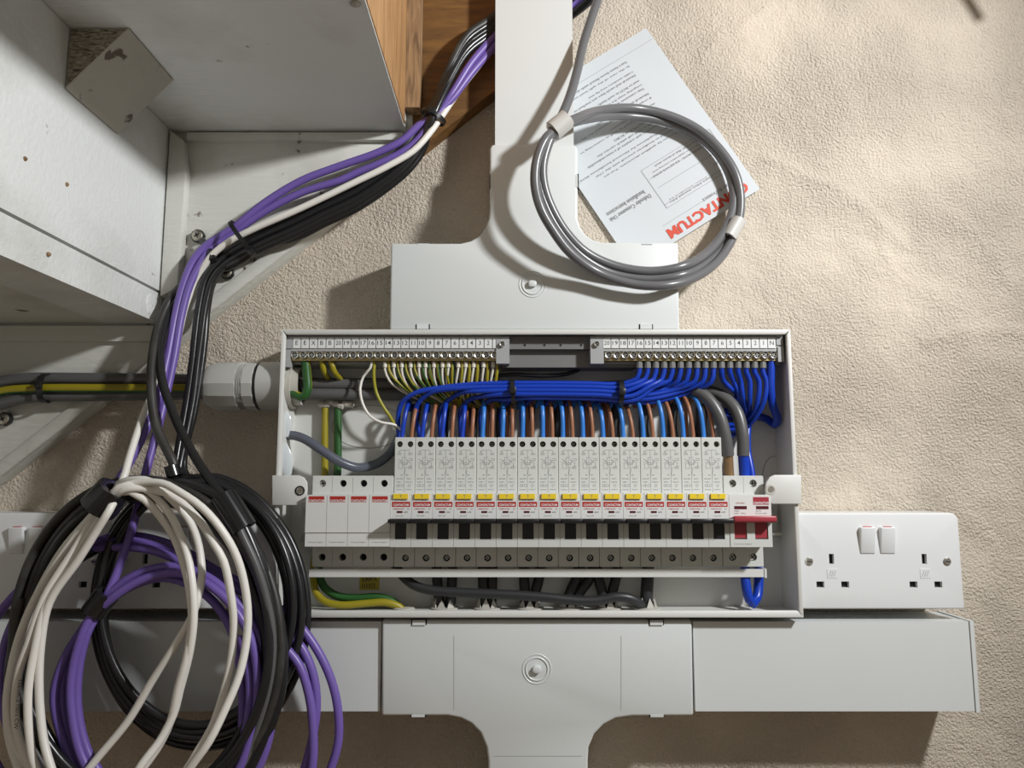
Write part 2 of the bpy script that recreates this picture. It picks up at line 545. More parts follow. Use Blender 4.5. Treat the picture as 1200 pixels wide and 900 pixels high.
# floor of the cupboard, below the picture
bm = B(); box(bm, -1.4, 1.4, -0.02, 1.6, -0.80, -0.78)
tag(obj('floor', bm, wood_mat('floor_boards', (0.36, 0.26, 0.16), (0.24, 0.16, 0.09), (3, 30, 30), 0.6)), 'brown boarded floor below the fuse board', kind='structure')

# ------------------------------------------------------------------ staircase seen from below
SY = 0.030
stair = thing('staircase', 'white painted underside of a staircase running up to the right across the wall', 'staircase', P(100, 480, 0))
X1 = xc(195, 300, SY)                      # riser face
ZT1 = zc(156, SY)                          # upper tread, underside
X2 = xc(476, 152, SY)                      # upper tread, outer edge
ZB2, ZT2 = zc(380, SY), zc(345, SY)        # lower tread, underside and top
XL2 = xc(191, 352, SY)
SLF = 0.62                                 # how far the stair reaches into the room
def line_px(x, off=0): return 559 - (559 - 105) / 580.0 * x + off
def spt(x, off=0, Y=SY): q = P(x, line_px(x, off), Y); return (q.x, q.z)
bm = B(); prism(bm, [spt(-160), spt(484), (xc(484, 100, SY), 0.75), (spt(-160)[0], 0.75)], 0.0, SY)
obj('string_board', bm, M_paint2, stair, bevel=0.003)
bm = B(); prism(bm, [spt(484), spt(606), (spt(606)[0], 0.75), (xc(484, 100, SY), 0.75)], 0.0, SY - 0.001)
tag(obj('string_board', bm, M_wood_dark, stair), 'bare brown unpainted end of the string board')
bm = B(); prism(bm, [spt(-160, 2, SY), spt(484, 2, SY), spt(484, -17, SY), spt(-160, -17, SY)], SY - 0.002, SY + 0.004)
obj('edge_bead', bm, M_paint2, stair, bevel=0.002)
bm = B(); box(bm, X1 - 0.014, X1, SY + .0022, SLF, ZT2 + 0.0012, ZT1 - 0.0005); obj('riser', bm, M_paint, stair, bevel=0.0008)
XG = xc(126, 380, SY)
bm = B(); box(bm, XG + .0008, XL2, SY + 0.0022, SLF, ZB2, ZT2 - 0.001); obj('tread_board', bm, M_paint, stair, bevel=0.0015)
bm = B(); box(bm, X1 - 0.30, XG - .0008, SY + 0.0022, SLF, ZB2 + .0006, ZT2 - 0.001); obj('tread_board', bm, M_paint2, stair, bevel=0.0015)
bm = B(); lathe(bm, V((XL2 - .0004, -SY - .020, ZB2 + .012)), V((1, 0, 0)), [(0, .011), (.0010, .010), (.0022, .006), (.0026, .002)], 9)
for v_ in bm.verts: v_.co += V((0, noise.noise(v_.co * 90) * .006, noise.noise(v_.co * 90 + V((3, 3, 3))) * .006))
obj('paint_lump', bm, M_paint, stair)
bm = B(); box(bm, X1 - 0.05, X2, SY + 0.0022, SLF, ZT1, ZT1 + 0.028); obj('tread', bm, M_paint, stair, bevel=0.0010)
bm = B(); box(bm, X2 - 0.013, X2 + 0.0010, SY + 0.016, SLF, ZT1 + 0.0015, ZT1 + 0.26); tag(obj('riser', bm, M_wood, stair, bevel=0.0006), 'bare pine riser with a brown grain')
bm = B(); box(bm, X2 + 0.0012, xc(492, 120, SY + 0.012), SY, SY + 0.016, zc(128, SY + .012), zc(128, SY + .012) + 0.28); tag(obj('wedge', bm, M_wood_edge, stair, bevel=0.0008), 'weathered bare wooden wedge')
bm = B()
prism(bm, [(X1 + 0.0016, zc(348, SY + .01)), (xc(214, 250, SY + .01), zc(338, SY + .01)), (xc(219, 200, SY + .01), zc(200, SY + .01)), (xc(215, 168, SY + .01), ZT1 - 0.012), (X1 + 0.0016, ZT1 - 0.002)], SY, SY + 0.012)
obj('wedge', bm, M_paint2, stair, bevel=0.0015)
bm = B(); box(bm, X1 - 0.30, xc(183, 392, SY), SY, SY + 0.005, zc(401, SY), zc(383, SY)); obj('batten', bm, M_paint2, stair, bevel=0.001)
bm = B(); box(bm, xc(222, 160, SY), X2 - 0.002, SY, SY + 0.006, zc(167, SY), zc(158.5, SY)); obj('batten', bm, M_paint2, stair, bevel=0.001)
# the flight goes on down to the left, outside the picture
for k in range(2):
    zt_ = ZB2 - .185 * k
    xr_ = X1 - .225 * (k + 1)
    bm = B(); box(bm, xr_ - .014, xr_, SY, SLF, zt_ - .158, zt_ - .0006); obj('riser', bm, M_paint, stair, bevel=.0008)
    bm = B(); box(bm, xr_ - .25, xr_ + .004, SY + .001, SLF, zt_ - .186, zt_ - .159); obj('tread_board', bm, M_paint2, stair, bevel=.0015)
# glue block in the corner between riser and tread
fa, fb = PX(135, 157, X1), PZ(203, 95, ZT1)
na, nb = PX(75, 104, X1), PZ(155, 32, ZT1)
yn = (na.y + nb.y) / 2; yf = (fa.y + fb.y) / 2
zl = ((fa.z - ZT1) + (na.z - ZT1)) / 2; xl = ((fb.x + nb.x) / 2 - X1)
print('glue block', [tuple(round(c, 3) for c in q) for q in (fa, fb, na, nb)], X1, ZT1)
g = 0.0006
bm = B()
pr = [(X1 + g, ZT1 - g), (X1 + xl, ZT1 - g), (X1 + g, ZT1 + zl)]
a = [bm.verts.new((x, yn, z)) for x, z in pr]; b_ = [bm.verts.new((x, yf, z)) for x, z in pr]
f0 = bm.faces.new(a); f0.material_index = 1
bm.faces.new(b_[::-1])
for i in range(3): bm.faces.new((a[i], b_[i], b_[(i + 1) % 3], a[(i + 1) % 3]))
fixn(bm)
obj('glue_block', bm, [M_block, M_sawn], stair, bevel=0.0008, seg=1)
# nail and screw heads in the painted boards
def stud(parent, c, nrm, r, m, name='nail_head'):
    q = B(); lathe(q, c - nrm * 0.001, nrm, [(0, r), (0.0016, r), (0.0024, r * 0.6)], 12); obj(name, q, m, parent, smooth=True)
for a, b2 in ((29, 186), (78, 216)):
    stud(stair, PX(a, b2, X1), V((1, 0, 0)), 0.0016, M_wood_edge)
stud(stair, PX(57, 298, X1 + 0.0), V((1, 0, 0)), 0.0016, M_wood_edge)
stud(stair, PZ(416, 4, ZT1), V((0, 0, -1)), 0.004, M_zincd, 'screw_head')
stud(stair, PZ(170, 80, ZT1) + V((0, 0, 0)), V((0, 0, -1)), 0.0015, M_block)

# ------------------------------------------------------------------ white cable trunking and tee covers
def pxz(pts, Y): return [(P(a, b2, Y).x, P(a, b2, Y).z) for a, b2 in pts]

def channel_v(name, x0, x1, z0, z1, Y1, label, cat='trunking'):
    t = thing(name, label, cat, ((x0 + x1) / 2, 0, z0))
    q = B()
    extr_pts = [(x0, 0.005), (x0, Y1), (x1, Y1), (x1, 0.005)]
    for z in (0,):
        pass
    box(q, x0, x0 + .002, 0.005, Y1 - .004, z0, z1); box(q, x1 - .002, x1, 0.005, Y1 - .004, z0, z1)
    obj('base', q, M_pvc, t)
    q = B(); box(q, x0 - .0005, x1 + .0005, Y1 - .004, Y1, z0, z1)
    obj('lid', q, M_pvc, t, bevel=0.003, seg=3)
    return t
TY = 0.053
channel_v('cable_trunking', xc(581, 100, TY), xc(671, 100, TY), zc(176, TY), 0.72, TY, 'upright white trunking rising to the top edge above the fuse board')

def clip(parent, cx, cz, w, h, Y, upright=False):
    q = B(); box(q, cx - w / 2 - .0011, cx + w / 2 + .0011, Y - .004, Y + .0002, cz - h / 2 - (.0011 if upright else 0), cz + h / 2 + (.0011 if upright else 0))
    d = obj('clip_slot', q, M_dark, parent)
    q = B(); box(q, cx - w / 2, cx + w / 2, Y - .004, Y + .0012, cz - h / 2, cz + h / 2); obj('clip', q, M_pvc, d, bevel=0.0004)

def boss(parent, c, Y):
    q = B(); z = V((0, -1, 0))
    p = V((c.x, -Y + .001, c.z))
    for r0, r1, h in ((.0125, .0115, .0016), (.0098, .0088, .0019)):
        lathe(q, p, z, [(0, r0), (h - .0004, r0), (h, (r0 + r1) / 2), (h - .0004, r1), (0, r1)], 36)
    obj('cap_ring', q, M_pvc, parent, smooth=True)
    q = B(); prism(q, [(c.x + dx_ * .0036, c.z + dz_ * .0030) for dx_, dz_ in ((-1, -.5), (-.6, -1), (.6, -1), (1, -.4), (1, .5), (.6, 1), (-.6, 1), (-1, .5))], Y - .0005, Y + .0036)
    obj('cap_boss', q, M_pvc, parent, bevel=0.0008)

TEY = 0.057
up_pts = [(458, 285), (540, 285), (552, 282), (562, 276), (569, 267), (573, 256), (574, 245), (574, 173), (577, 169), (673, 169), (677, 173), (677, 256), (680, 266), (686, 275), (695, 281), (707, 284), (795, 284), (796.5, 386.5), (456.5, 387)]
o2 = pxz(up_pts, TEY)
zmin = 0.1292
o2 = [(x, max(z, zmin)) for x, z in o2]
tee = thing('trunking_tee', 'white flared trunking tee standing on top of the fuse board', 'trunking', (P(626, 380, 0).x, 0, zmin))
bm = B(); prism(bm, o2, TEY - 0.050, TEY, caps=False)
bm2 = B()
obj('cover', bm, M_pvc, tee, bevel=0.0022, seg=3)
boss(tee, P(624, 333, TEY), TEY)
for a in (495.5, 757): clip(tee, xc(a, 383, TEY), zmin + .0030, .0105, .0045, TEY)
for a, b2 in ((496, 286.5), (758, 286)): clip(tee, xc(a, b2, TEY), zc(b2, TEY), .010, .0018, TEY - .0012)
for a in (576, 676): clip(tee, xc(a, 212, TEY), zc(212, TEY), .0016, .012, TEY - .001, True)

lo_pts = [(447.5, 727), (811, 727), (813, 839), (740, 839.5), (722, 842), (708, 849), (697, 860), (690, 876), (689, 892), (689, 1010), (572, 1010), (572, 892), (570, 876), (563, 859), (552, 848), (540, 842), (525, 839), (447, 839)]
tee2 = thing('trunking_tee', 'white flared trunking tee hanging below the fuse board', 'trunking', P(630, 840, 0))
bm = B(); prism(bm, pxz(lo_pts, TEY), 0.006, TEY, caps=False); obj('cover', bm, M_pvc, tee2, bevel=0.0022, seg=3)
boss(tee2, P(629, 784, TEY), TEY)
for a, b2 in ((491, 729.5), (769, 729.5)): clip(tee2, xc(a, b2, TEY), zc(b2, TEY), .011, .0042, TEY)
for a, b2 in ((490, 839), (770, 839)): clip(tee2, xc(a, b2, TEY), zc(b2, TEY), .011, .0018, TEY - .001)
bm = B()
for a in (532, 728): bar(bm, P(a, 745, TEY + .0002), P(a, 832, TEY + .0002), .0004)
bar(bm, P(579, 886, TEY + .0002), P(682, 886, TEY + .0002), .0004)
obj('seam_line', bm, M_gland, tee2)

zt, zb = zc(729, TY), zc(833, TY)
def channel_h(x0, x1, label, cap=None):
    t = thing('cable_trunking', label, 'trunking', ((x0 + x1) / 2, 0, zb))
    q = B(); box(q, x0, x1, 0.004, TY - .0125, zt - .002, zt); box(q, x0, x1, 0.004, TY - .0125, zb, zb + .002); obj('base', q, M_pvc, t)
    q = B(); box(q, x0, x1, TY - .012, TY, zb - .0004, zt + .0004); obj('lid', q, M_pvc, t, bevel=0.0055, seg=4)
    if cap:
        q = B(); box(q, x1 + .0002, x1 + cap, 0.004, TY + .0012, zb - .0012, zt + .0012); obj('end_cap', q, M_pvc, t, bevel=0.003, seg=3)
    return t
channel_h(-1.1, xc(446, 780, TY), 'white horizontal trunking behind the hanging cable coils')
channel_h(xc(813.5, 780, TY), xc(1139, 780, TY), 'white horizontal trunking with an end cap under the right socket', .0035)

# ------------------------------------------------------------------ double sockets
def make_socket(Xc, label):
    SYF = 0.050
    z1, z0 = zc(601, SYF), zc(714, SYF); zm = (z0 + z1) / 2; W = 0.0730
    t = thing('double_socket', label, 'socket', (Xc, 0, zm), 'double sockets along the trunking')
    q = B(); box(q, Xc - W + .002, Xc + W - .002, 0.002, 0.040, z0 + .004, z1 - .0005); obj('pattress_box', q, M_sock, t, bevel=.002)
    q = B()
    r = .007
    pts = []
    for cx, cz, a0 in ((W - r, z1 - r, 0), (-W + r, z1 - r, 90)):
        for k in range(5):
            a = math.radians(a0 + 90 * k / 4); pts.append((Xc + cx + r * math.cos(a), cz + r * math.sin(a)))
    pts += [(Xc - W, z0), (Xc + W, z0)]
    prism(q, pts, 0.040, SYF)
    bev = [e for e in q.edges if all(abs(v.co.y + SYF) < 1e-6 for v in e.verts)]
    bmesh.ops.bevel(q, geom=bev, offset=.0022, segments=3, affect='EDGES', profile=.5)
    c = B()
    D = .0405
    slots = []
    for s in (-1, 1):
        ex = Xc + s * .0405
        zz = lambda py: zc(py, SYF)
        slots += [(ex, zz(655), .0043, .0086), (ex - .0108, zz(685), .0068, .0052), (ex + .0108, zz(685), .0068, .0052)]
    for cx, cz, w_, h_ in slots: box(c, cx - w_ / 2, cx + w_ / 2, D + .001, SYF + .01, cz - h_ / 2, cz + h_ / 2)
    q = cut(q, c)
    plate = obj('face_plate', q, M_sock, t, smooth=True, ang=.5)
    for cx, cz, w_, h_ in slots:
        q = B(); box(q, cx - w_ / 2 - .0002, cx + w_ / 2 + .0002, D + .0005, D + .0060, cz - h_ / 2 - .0002, cz + h_ / 2 + .0002)
        obj('shutter', q, M_dark, t)
    for s in (-1, 1):
        ex = Xc + s * .0405
        q = B(); cz = zc(672, SYF); box(q, ex - .0045, ex + .0045, SYF - .001, SYF + .0003, cz - .004, cz + .004)
        bm_ = q
        for k in range(3): bar(bm_, V((ex - .003 + k * .002, -SYF - .0005, cz - .0025)), V((ex - .001 + k * .002, -SYF - .0005, cz + .0025)), .0005, 1)
        obj('maker_panel', q, [M_sock, M_gland], t, bevel=0)
        sx = Xc + s * .0602; sz = zc(658, SYF)
        q = B(); lathe(q, V((sx, -SYF + .001, sz)), V((0, -1, 0)), [(0, .0036), (.0014, .0036), (.0022, .0026)], 20)
        box(q, sx - .0022, sx + .0022, SYF + .0008, SYF + .0013, sz - .0004, sz + .0004, 1)
        obj('fixing_screw', q, [M_zinc, M_dark], t, smooth=True)
        rx = Xc + s * .0088
        za, zb_ = zc(617.5, SYF), zc(649, SYF)
        q = B(); extr(q, [(SYF - .003, zb_), (SYF + .0008, zb_), (SYF + .0046, za), (SYF - .003, za)], rx - .0066, rx + .0066)
        rk = obj('rocker_switch', q, M_sock, t, bevel=.0011, seg=3)
        q = B(); box(q, rx - .0032, rx + .0036, SYF + .0005, SYF + .0030, za - .0003, za + .0006); obj('red_marker', q, M_red, rk)
    return t
XS = xc(1029, 658, .05)
make_socket(XS, 'white double wall socket beside the right edge of the fuse board')
make_socket(xc(225, 658, .05) - .0005, 'white double wall socket behind the hanging cable coils')
make_socket(xc(30, 658, .05), 'white double wall socket, second from the fuse board and cut by the picture edge')

# ------------------------------------------------------------------ fuse board enclosure
BY = 0.063
BX0, BX1 = xc(330, 387, BY), xc(926, 386, BY)
BZ1, BZ0 = 0.1285, zc(723.5, BY)
print('box', BX0, BX1, BZ0, BZ1, 'trunk', zt, zb)
encl = thing('fuse_board_enclosure', 'open white metal fuse board enclosure fixed to the wall', 'fuse board', ((BX0 + BX1) / 2, 0, BZ0))
BK = 0.018
WT = 0.0015
bm = B()
box(bm, BX0 + WT, BX1 - WT, BK - .0015, BK, BZ0 + WT, BZ1 - WT)
box(bm, BX0, BX0 + WT, 0.003, BY, BZ0, BZ1); box(bm, BX1 - WT, BX1, 0.003, BY, BZ0, BZ1)
box(bm, BX0 + WT, BX1 - WT, 0.003, BY, BZ1 - WT, BZ1); box(bm, BX0 + WT, BX1 - WT, 0.003, BY, BZ0, BZ0 + WT)
obj('body', bm, M_steel, encl)
bm = B()
RW = 0.0045
prism(bm, [(BX0, BZ1), (BX1, BZ1), (BX1 - RW, BZ1 - RW), (BX0 + RW, BZ1 - RW)], BY - .004, BY + .0005)
prism(bm, [(BX0, BZ0), (BX0 + RW, BZ0 + RW + .001), (BX1 - RW, BZ0 + RW + .001), (BX1, BZ0)], BY - .004, BY + .0005)
prism(bm, [(BX0, BZ0), (BX0, BZ1), (BX0 + RW * .8, BZ1 - RW), (BX0 + RW * .8, BZ0 + RW)], BY - .004, BY + .0005)
prism(bm, [(BX1, BZ1), (BX1, BZ0), (BX1 - RW * .8, BZ0 + RW), (BX1 - RW * .8, BZ1 - RW)], BY - .004, BY + .0005)
obj('rim', bm, M_steel, encl, bevel=.0012)
def tab(pts, scr):
    q = B(); prism(q, pxz(pts, BY + .003), BY + .0006, BY + .0035); tb = obj('cover_tab', q, M_steel, encl, bevel=.0007)
    c = P(scr[0], scr[1], BY + .0035)
    q = B(); lathe(q, c + V((0, .002, 0)), V((0, -1, 0)), [(0, .0042), (.0025, .0042), (.0025, .0030), (.0012, .0028)], 20); obj('eyelet', q, scr[2], tb, smooth=True)
    q = B(); lathe(q, c + V((0, .002, 0)), V((0, -1, 0)), [(0, .0027), (.0022, .0027)], 6, 0)
    obj('fixing_screw', q, M_zincd, tb)
tab([(319, 557), (350, 557), (356, 559.5), (359.5, 565), (360, 572), (359.5, 581), (349, 592), (319, 592)], (351.5, 575, M_blackp))
tab([(939, 556.5), (908, 556.5), (902, 559), (898, 565), (897, 572), (897.5, 582), (905, 590.5), (939, 590.5)], (903, 574, M_grom))
# pressed knock-outs in the back panel
def ring_xz(q, cx, cz, rx, rz, Y, t=.00045, n=40, a0=0, a1=360):
    pts = [V((cx + rx * math.cos(math.radians(a0 + (a1 - a0) * i / n)), -Y, cz + rz * math.sin(math.radians(a0 + (a1 - a0) * i / n)))) for i in range(n + 1)]
    tube(q, pts, t, 5, smooth=False)
for a, b2, r1, r2 in ((432, 500, .034, .020), (909, 560, .012, .020), (330, 690, .012, .016)):
    bm = B(); c = P(a, b2, BK); ring_xz(bm, c.x, c.z, r1, r2, BK); obj('knockout', bm, M_gplas, encl)
bm = B(); q = P(433, 682.5, BK)
box(bm, q.x - .009, q.x + .009, BK - .001, BK + .0004, q.z - .0065, q.z + .0065)
text(bm, 'SUREPOL', V((q.x, -BK - .0006, q.z + .0030)), .014, .0036, V((1, 0, .10)).normalized(), V((-.10, 0, 1)).normalized(), 1, .02)
for k in range(6): bar(bm, V((q.x - .0065 + k * .0022, -BK - .0006, q.z - .005)), V((q.x - .0065 + k * .0022, -BK - .0006, q.z - .0012 + .0002 * k)), .0006, 1)
obj('sticker', bm, [M_sticker, M_inkd], encl)
# clear film and putty at the cable entries on the inside
bm = B(); tube(bm, px((333, 482, .045), (335, 500, .045), (336, 512, .044)), lambda t: .002 + .0035 * math.sin(math.pi * min(1, t + .1)), 8, flat=.3)
tube(bm, px((332, 520, .05), (335, 540, .05), (337, 557, .05)), lambda t: .002 + .004 * math.sin(math.pi * min(1, t * .8 + .1)), 8, flat=.3)
obj('torn_film', bm, M_film, encl, smooth=True)
bm = B()
for k in range(7):
    c = P(377 + k * 5.6, 473.5 + 1.5 * math.sin(k * 2.1), .0255); lathe(bm, c + V((-.004, 0, 0)), V((1, 0, .2 * math.sin(k))), [(0, .001), (.002, .0032), (.006, .0035), (.008, .001)], 8)
obj('sealing_putty', bm, M_grom, encl, smooth=True)

# ------------------------------------------------------------------ rails
rail = thing('din_rail', 'grey steel rail clipped behind the row of breakers', 'rail', P(630, 615, BK))
bm = B()
zr = zc(612, .03); 
for zz in (zr + .0125, zr - .0175): box(bm, xc(352, 612, .03), xc(912, 612, .03), BK + .008, BK + .0095, zz, zz + .005)
box(bm, xc(352, 612, .03), xc(912, 612, .03), BK + .0003, BK + .008, zr - .0125, zr + .0125)
obj('rail', bm, M_gland, rail, bevel=.0004)
bm = B(); box(bm, xc(351, 625, .05), xc(360, 625, .05), .030, .052, zc(627, .05), zc(625.5, .05)); box(bm, xc(354, 603, .05), xc(358, 603, .05), .03, .05, zc(625, .05), zc(594, .05)); obj('end_stop', bm, M_gland, rail)
bm = B(); box(bm, xc(904, 624, .04), xc(914, 624, .04), .03, .045, zc(627, .04), zc(624, .04)); obj('end_stop', bm, M_grom, rail)
tray = thing('busbar_tray', 'grey plastic strip running under the lower terminals of the breakers', 'rail', P(630, 672, BK))
bm = B(); box(bm, xc(362, 672, .05), xc(897, 672, .05), .0475, .0495, zc(676.3, .0495), zc(667, .0495)); obj('strip', bm, M_steel, tray, bevel=.0005)
for a in (364, 640, 893):
    bm = B(); box(bm, xc(a - 2, 672, .05), xc(a + 2, 672, .05), BK + .0005, .0474, zc(674, .0495), zc(668.5, .0495)); obj('arm', bm, M_steel, tray)
bm = B(); box(bm, xc(896, 672, .05), xc(898.5, 672, .05), .036, .0502, zc(677, .0495), zc(666.6, .0495)); obj('end_tab', bm, M_steel, tray)

# ------------------------------------------------------------------ breakers
MP = 0.018
XB0 = -0.1034
YT, YN, YL = 0.056, 0.072, 0.048
Z512, Z578, Z641, Z643, Z664 = zc(512.5, YT), zc(578, YN), zc(641, YN), zc(643, YL), zc(664.5, YL)

def pozi(name, parent, x, z, Y, r, m=None):
    """screw sunk in a terminal hole"""
    q = B(); lathe(q, V((x, -Y, z)), V((0, -1, 0)), [(0, r), (.0018, r), (.0024, r * .7)], 14)
    a = random.uniform(0, 1.5)
    for k in range(2):
        d = V((math.cos(a + k * math.pi / 2), 0, math.sin(a + k * math.pi / 2)))
        orient_box(q, V((x, -Y - .0022, z)), d, r * 1.5, r * .35, .0008, 1)
    return obj(name, q, [m or M_zinc, M_dark], parent, smooth=True)

def hole(c, x, z, Y, r, depth=.009):
    cyl(c, V((x, -Y + depth, z)), V((x, -Y - .004, z)), r, r, 18)

rc = thing('circuit_breaker', '', 'circuit breaker', (XB0, -.0275, Z664), 'row of single pole breakers')
x0, x1 = XB0 + .00012, XB0 + MP - .00012
xm = XB0 + MP / 2
zt_h = zc(520.5, YT)
bm = B()
ZTG = zc(608, YN)
extr(bm, [(.0275, Z664), (YL, Z664), (YL, Z641), (YN - .003, Z641), (YN - .003, ZTG), (YN, ZTG), (YN, Z578), (YT, Z578), (YT, Z512), (.0275, Z512)], x0, x1)
bev = [e for e in bm.edges if e.calc_face_angle(0) > .5]
bmesh.ops.bevel(bm, geom=bev, offset=.0005, segments=1, affect='EDGES')
c = B()
for s in (-1, 1): hole(c, xm + s * .0046 + .0002, zt_h, YT, .0026)
zl_h = zc(654, YL)
hole(c, xm + .0010, zl_h, YL, .0030)
bm = cut(bm, c)
obj('case', bm, M_case, rc, smooth=True, ang=.5)
bm = B()
for s in (-1, 1):
    lathe(bm, V((xm + s * .0046 + .0002, -YT + .0075, zt_h)), V((0, -1, 0)), [(0, .0025), (.001, .0025)], 14)
obj('terminal_well', bm, M_dark, rc)
for s in (-1, 1): pozi('terminal_screw', rc, xm + s * .0046 + .0002, zt_h, YT - .0062, .0017, M_zincd)
bm = B(); lathe(bm, V((xm + .0010, -YL + .0078, zl_h)), V((0, -1, 0)), [(0, .0029), (.001, .0029)], 14); obj('terminal_well', bm, M_dark, rc)
pozi('terminal_screw', rc, xm + .0010, zl_h, YL - .0050, .0021)
# front of the nose
bm = B(); box(bm, x0, x1, YN - .0008, YN + .0006, ZTG + .0002, Z578 - .0002); obj('front_plate', bm, M_nose, rc, bevel=.0004)
YF = YN + .0006
bm = B()
for xa, xb in ((x0, x0 + .0041), (x1 - .0041, x1)): box(bm, xa, xb, YN - .004, YN + .0002, zc(632, YN), zc(611, YN))
box(bm, x0, x1, YN - .004, YN + .0002, Z641 - .0001, zc(632, YN)); obj('toggle_frame', bm, M_case, rc, bevel=.0005)
bm = B(); box(bm, x0 + .0042, x1 - .0042, YN - .004, YN - .0008, zc(631.6, YN), zc(612, YN)); tg = obj('toggle', bm, M_blackp, rc, bevel=.0006)
bm = B(); extr(bm, [(YN - .002, zc(614, YN)), (YN - .002, zc(608.8, YN)), (YN + .015, zc(608.2, YN + .015)), (YN + .015, zc(613.2, YN + .015))], x0, x1); obj('toggle_bar', bm, M_blackp, rc, bevel=.0009)
bm = B(); box(bm, x0 + .0024, x1 - .0030, YF - .002, YF + .0016, zc(584.5, YN), zc(578.6, YN))
text(bm, 'T', V((xm, -YF - .0017, zc(581.5, YN))), None, .0026, mi=1); obj('test_button', bm, [M_yel, M_ink], rc, bevel=0)
bm = B()
f = [bm.verts.new(q) for q in (V((x0 + .0011, -YF - .0001, zc(594, YF))), V((x1 - .0011, -YF - .0001, zc(594, YF))), V((x1 - .0011, -YF - .0001, zc(588, YF))), V((x0 + .0011, -YF - .0001, zc(588, YF))))]
bm.faces.new(f)
text(bm, 'CONTACTUM', V((xm, -YF - .0002, zc(591.6, YF))), .0132, .0020, mi=1, bold=.02)
text(bm, 'Test Regularly', V((xm, -YF - .0002, zc(586.2, YF))), .0108, .0010, mi=2)
text(bm, 'CPBR32/30C', V((xm - .002, -YF - .0002, zc(596.3, YF))), .0096, .0011, mi=0)
text(bm, 'A2', V((xm + .0062, -YF - .0002, zc(596.3, YF))), .0018, .0011, mi=2)
text(bm, '6000', V((xm + .0042, -YF - .0002, zc(600, YF))), .0034, .0012, mi=2)
text(bm, 'I-ON 0-OFF', V((xm - .0012, -YF - .0002, zc(604.5, YF))), .0066, .0009, mi=2)
obj('front_label', bm, [M_red, M_wht, M_ink], rc)
bm = B(); box(bm, xm - .0034, xm + .0014, YF - .001, YF + .0003, zc(601, YF), zc(598.8, YF)); obj('indicator_window', bm, M_maroon, rc)
# wiring diagram printed on the tall upper face
bm = B()
def D(a, b2): return V((XB0 + a * .001, -YT - .00012, zc(b2, YT)))
def ln(*p):
    for a, b2 in zip(p, p[1:]): bar(bm, D(*a), D(*b2), .00022)
ln((4.5, 527.5), (13.4, 527.5)); ln((9, 527.5), (9, 577))
text(bm, 'N', D(4.2, 529.5), None, .0016); text(bm, 'OUT', D(4.4, 532.2), .0036, .0015)
text(bm, 'L', D(13.6, 529.5), None, .0016); text(bm, 'OUT', D(14, 532.2), .0036, .0015)
ln((3, 538), (6.4, 540), (3, 542)); ln((7, 536), (10.8, 536)); ln((7, 536), (7, 543), (5.6, 540)); ln((10.5, 538), (12, 541), (10.5, 544), (13.4, 541.5), (10.8, 539))
ln((3.8, 543), (3.8, 549), (7.4, 549), (7.4, 543), (3.8, 543)); ln((6.4, 542.5), (11.6, 542.5)); ln((6.4, 544.5), (11.6, 544.5))
ln((9.2, 548), (14.6, 548), (14.6, 541)); ln((12.8, 546.6), (15.6, 546.6), (15.6, 549), (12.8, 549), (12.8, 546.6)); ln((10, 549), (9.2, 556)); ln((12.6, 537.5), (16, 537.5), (16, 539.5), (12.6, 539.5))
text(bm, 'IN', D(6.6, 556.6), None, .0011); text(bm, 'L/N', D(11, 556.6), None, .0011)
text(bm, 'IEC61009', D(5, 561), .0056, .0010); text(bm, '230V~', D(13, 561), .0044, .0010)
text(bm, '240V~', D(4.8, 564.8), .0048, .0010); text(bm, '50/60 Hz', D(13, 564.8), .0050, .0010)
text(bm, 'CE', D(3.8, 569), .0032, .0023)
for a in (7.2, 13.4):
    c = D(a, 569)
    for k in range(10):
        t0, t1 = 2 * math.pi * k / 10, 2 * math.pi * (k + 1) / 10
        bar(bm, c + V((math.cos(t0), 0, math.sin(t0))) * .0011, c + V((math.cos(t1), 0, math.sin(t1))) * .0011, .00025)
text(bm, 'Contactum', D(4.8, 573.6), .0056, .0010); text(bm, 'England', D(13, 573.6), .0048, .0010)
obj('wiring_diagram', bm, M_ink, rc)

ORD = ['first', 'second', 'third', 'fourth', 'fifth', 'sixth', 'seventh', 'eighth']
def which(i):
    return (ORD[i] + ' from the surge protector') if i < 8 else (ORD[15 - i] + ' from the red main switch')
rc['label'] = 'narrow breaker with yellow test button, ' + which(0)
for i in range(1, 16):
    k = copy_tree(rc, (XB0 + MP * i, -.0275, Z664))
    k['label'] = 'narrow breaker with yellow test button, ' + which(i)

# surge protection device, four poles
spd = thing('surge_protector', 'pale grey four pole surge protector with red badges at the left end of the breakers', 'surge protector', (XB0 - 4 * MP, -.0275, Z664))
XS0 = XB0 - 4 * MP
Z557 = zc(557.5, YT); Z580 = zc(580, YN); ZC = zc(624, YN)
bm = B()
extr(bm, [(.0275, Z664), (YL, Z664), (YL, Z641), (YN - .001, Z641), (YN - .001, Z580), (YT, Z580), (YT, Z557), (.0275, Z557)], XS0 + .0002, XB0 - .0002)
bmesh.ops.bevel(bm, geom=[e for e in bm.edges if e.calc_face_angle(0) > .5], offset=.0007, segments=2, affect='EDGES')
c = B(); zth, zlh = zc(566.5, YT), zc(653, YL)
for k in range(4):
    hole(c, XS0 + MP * (k + .5) + .0005, zth, YT, .0031); hole(c, XS0 + MP * (k + .5), zlh, YL, .0031)
for k in (1, 2, 3):
    box(c, XS0 + MP * k - .00015, XS0 + MP * k + .00015, YT - .0006, YT + .01, Z580 + .001, Z557 + .01); box(c, XS0 + MP * k - .00015, XS0 + MP * k + .00015, YL - .0006, YL + .004, Z664 - .01, Z641 - .001)
bm = cut(bm, c)
obj('base', bm, M_case, spd, smooth=True, ang=.5)
bm = B()
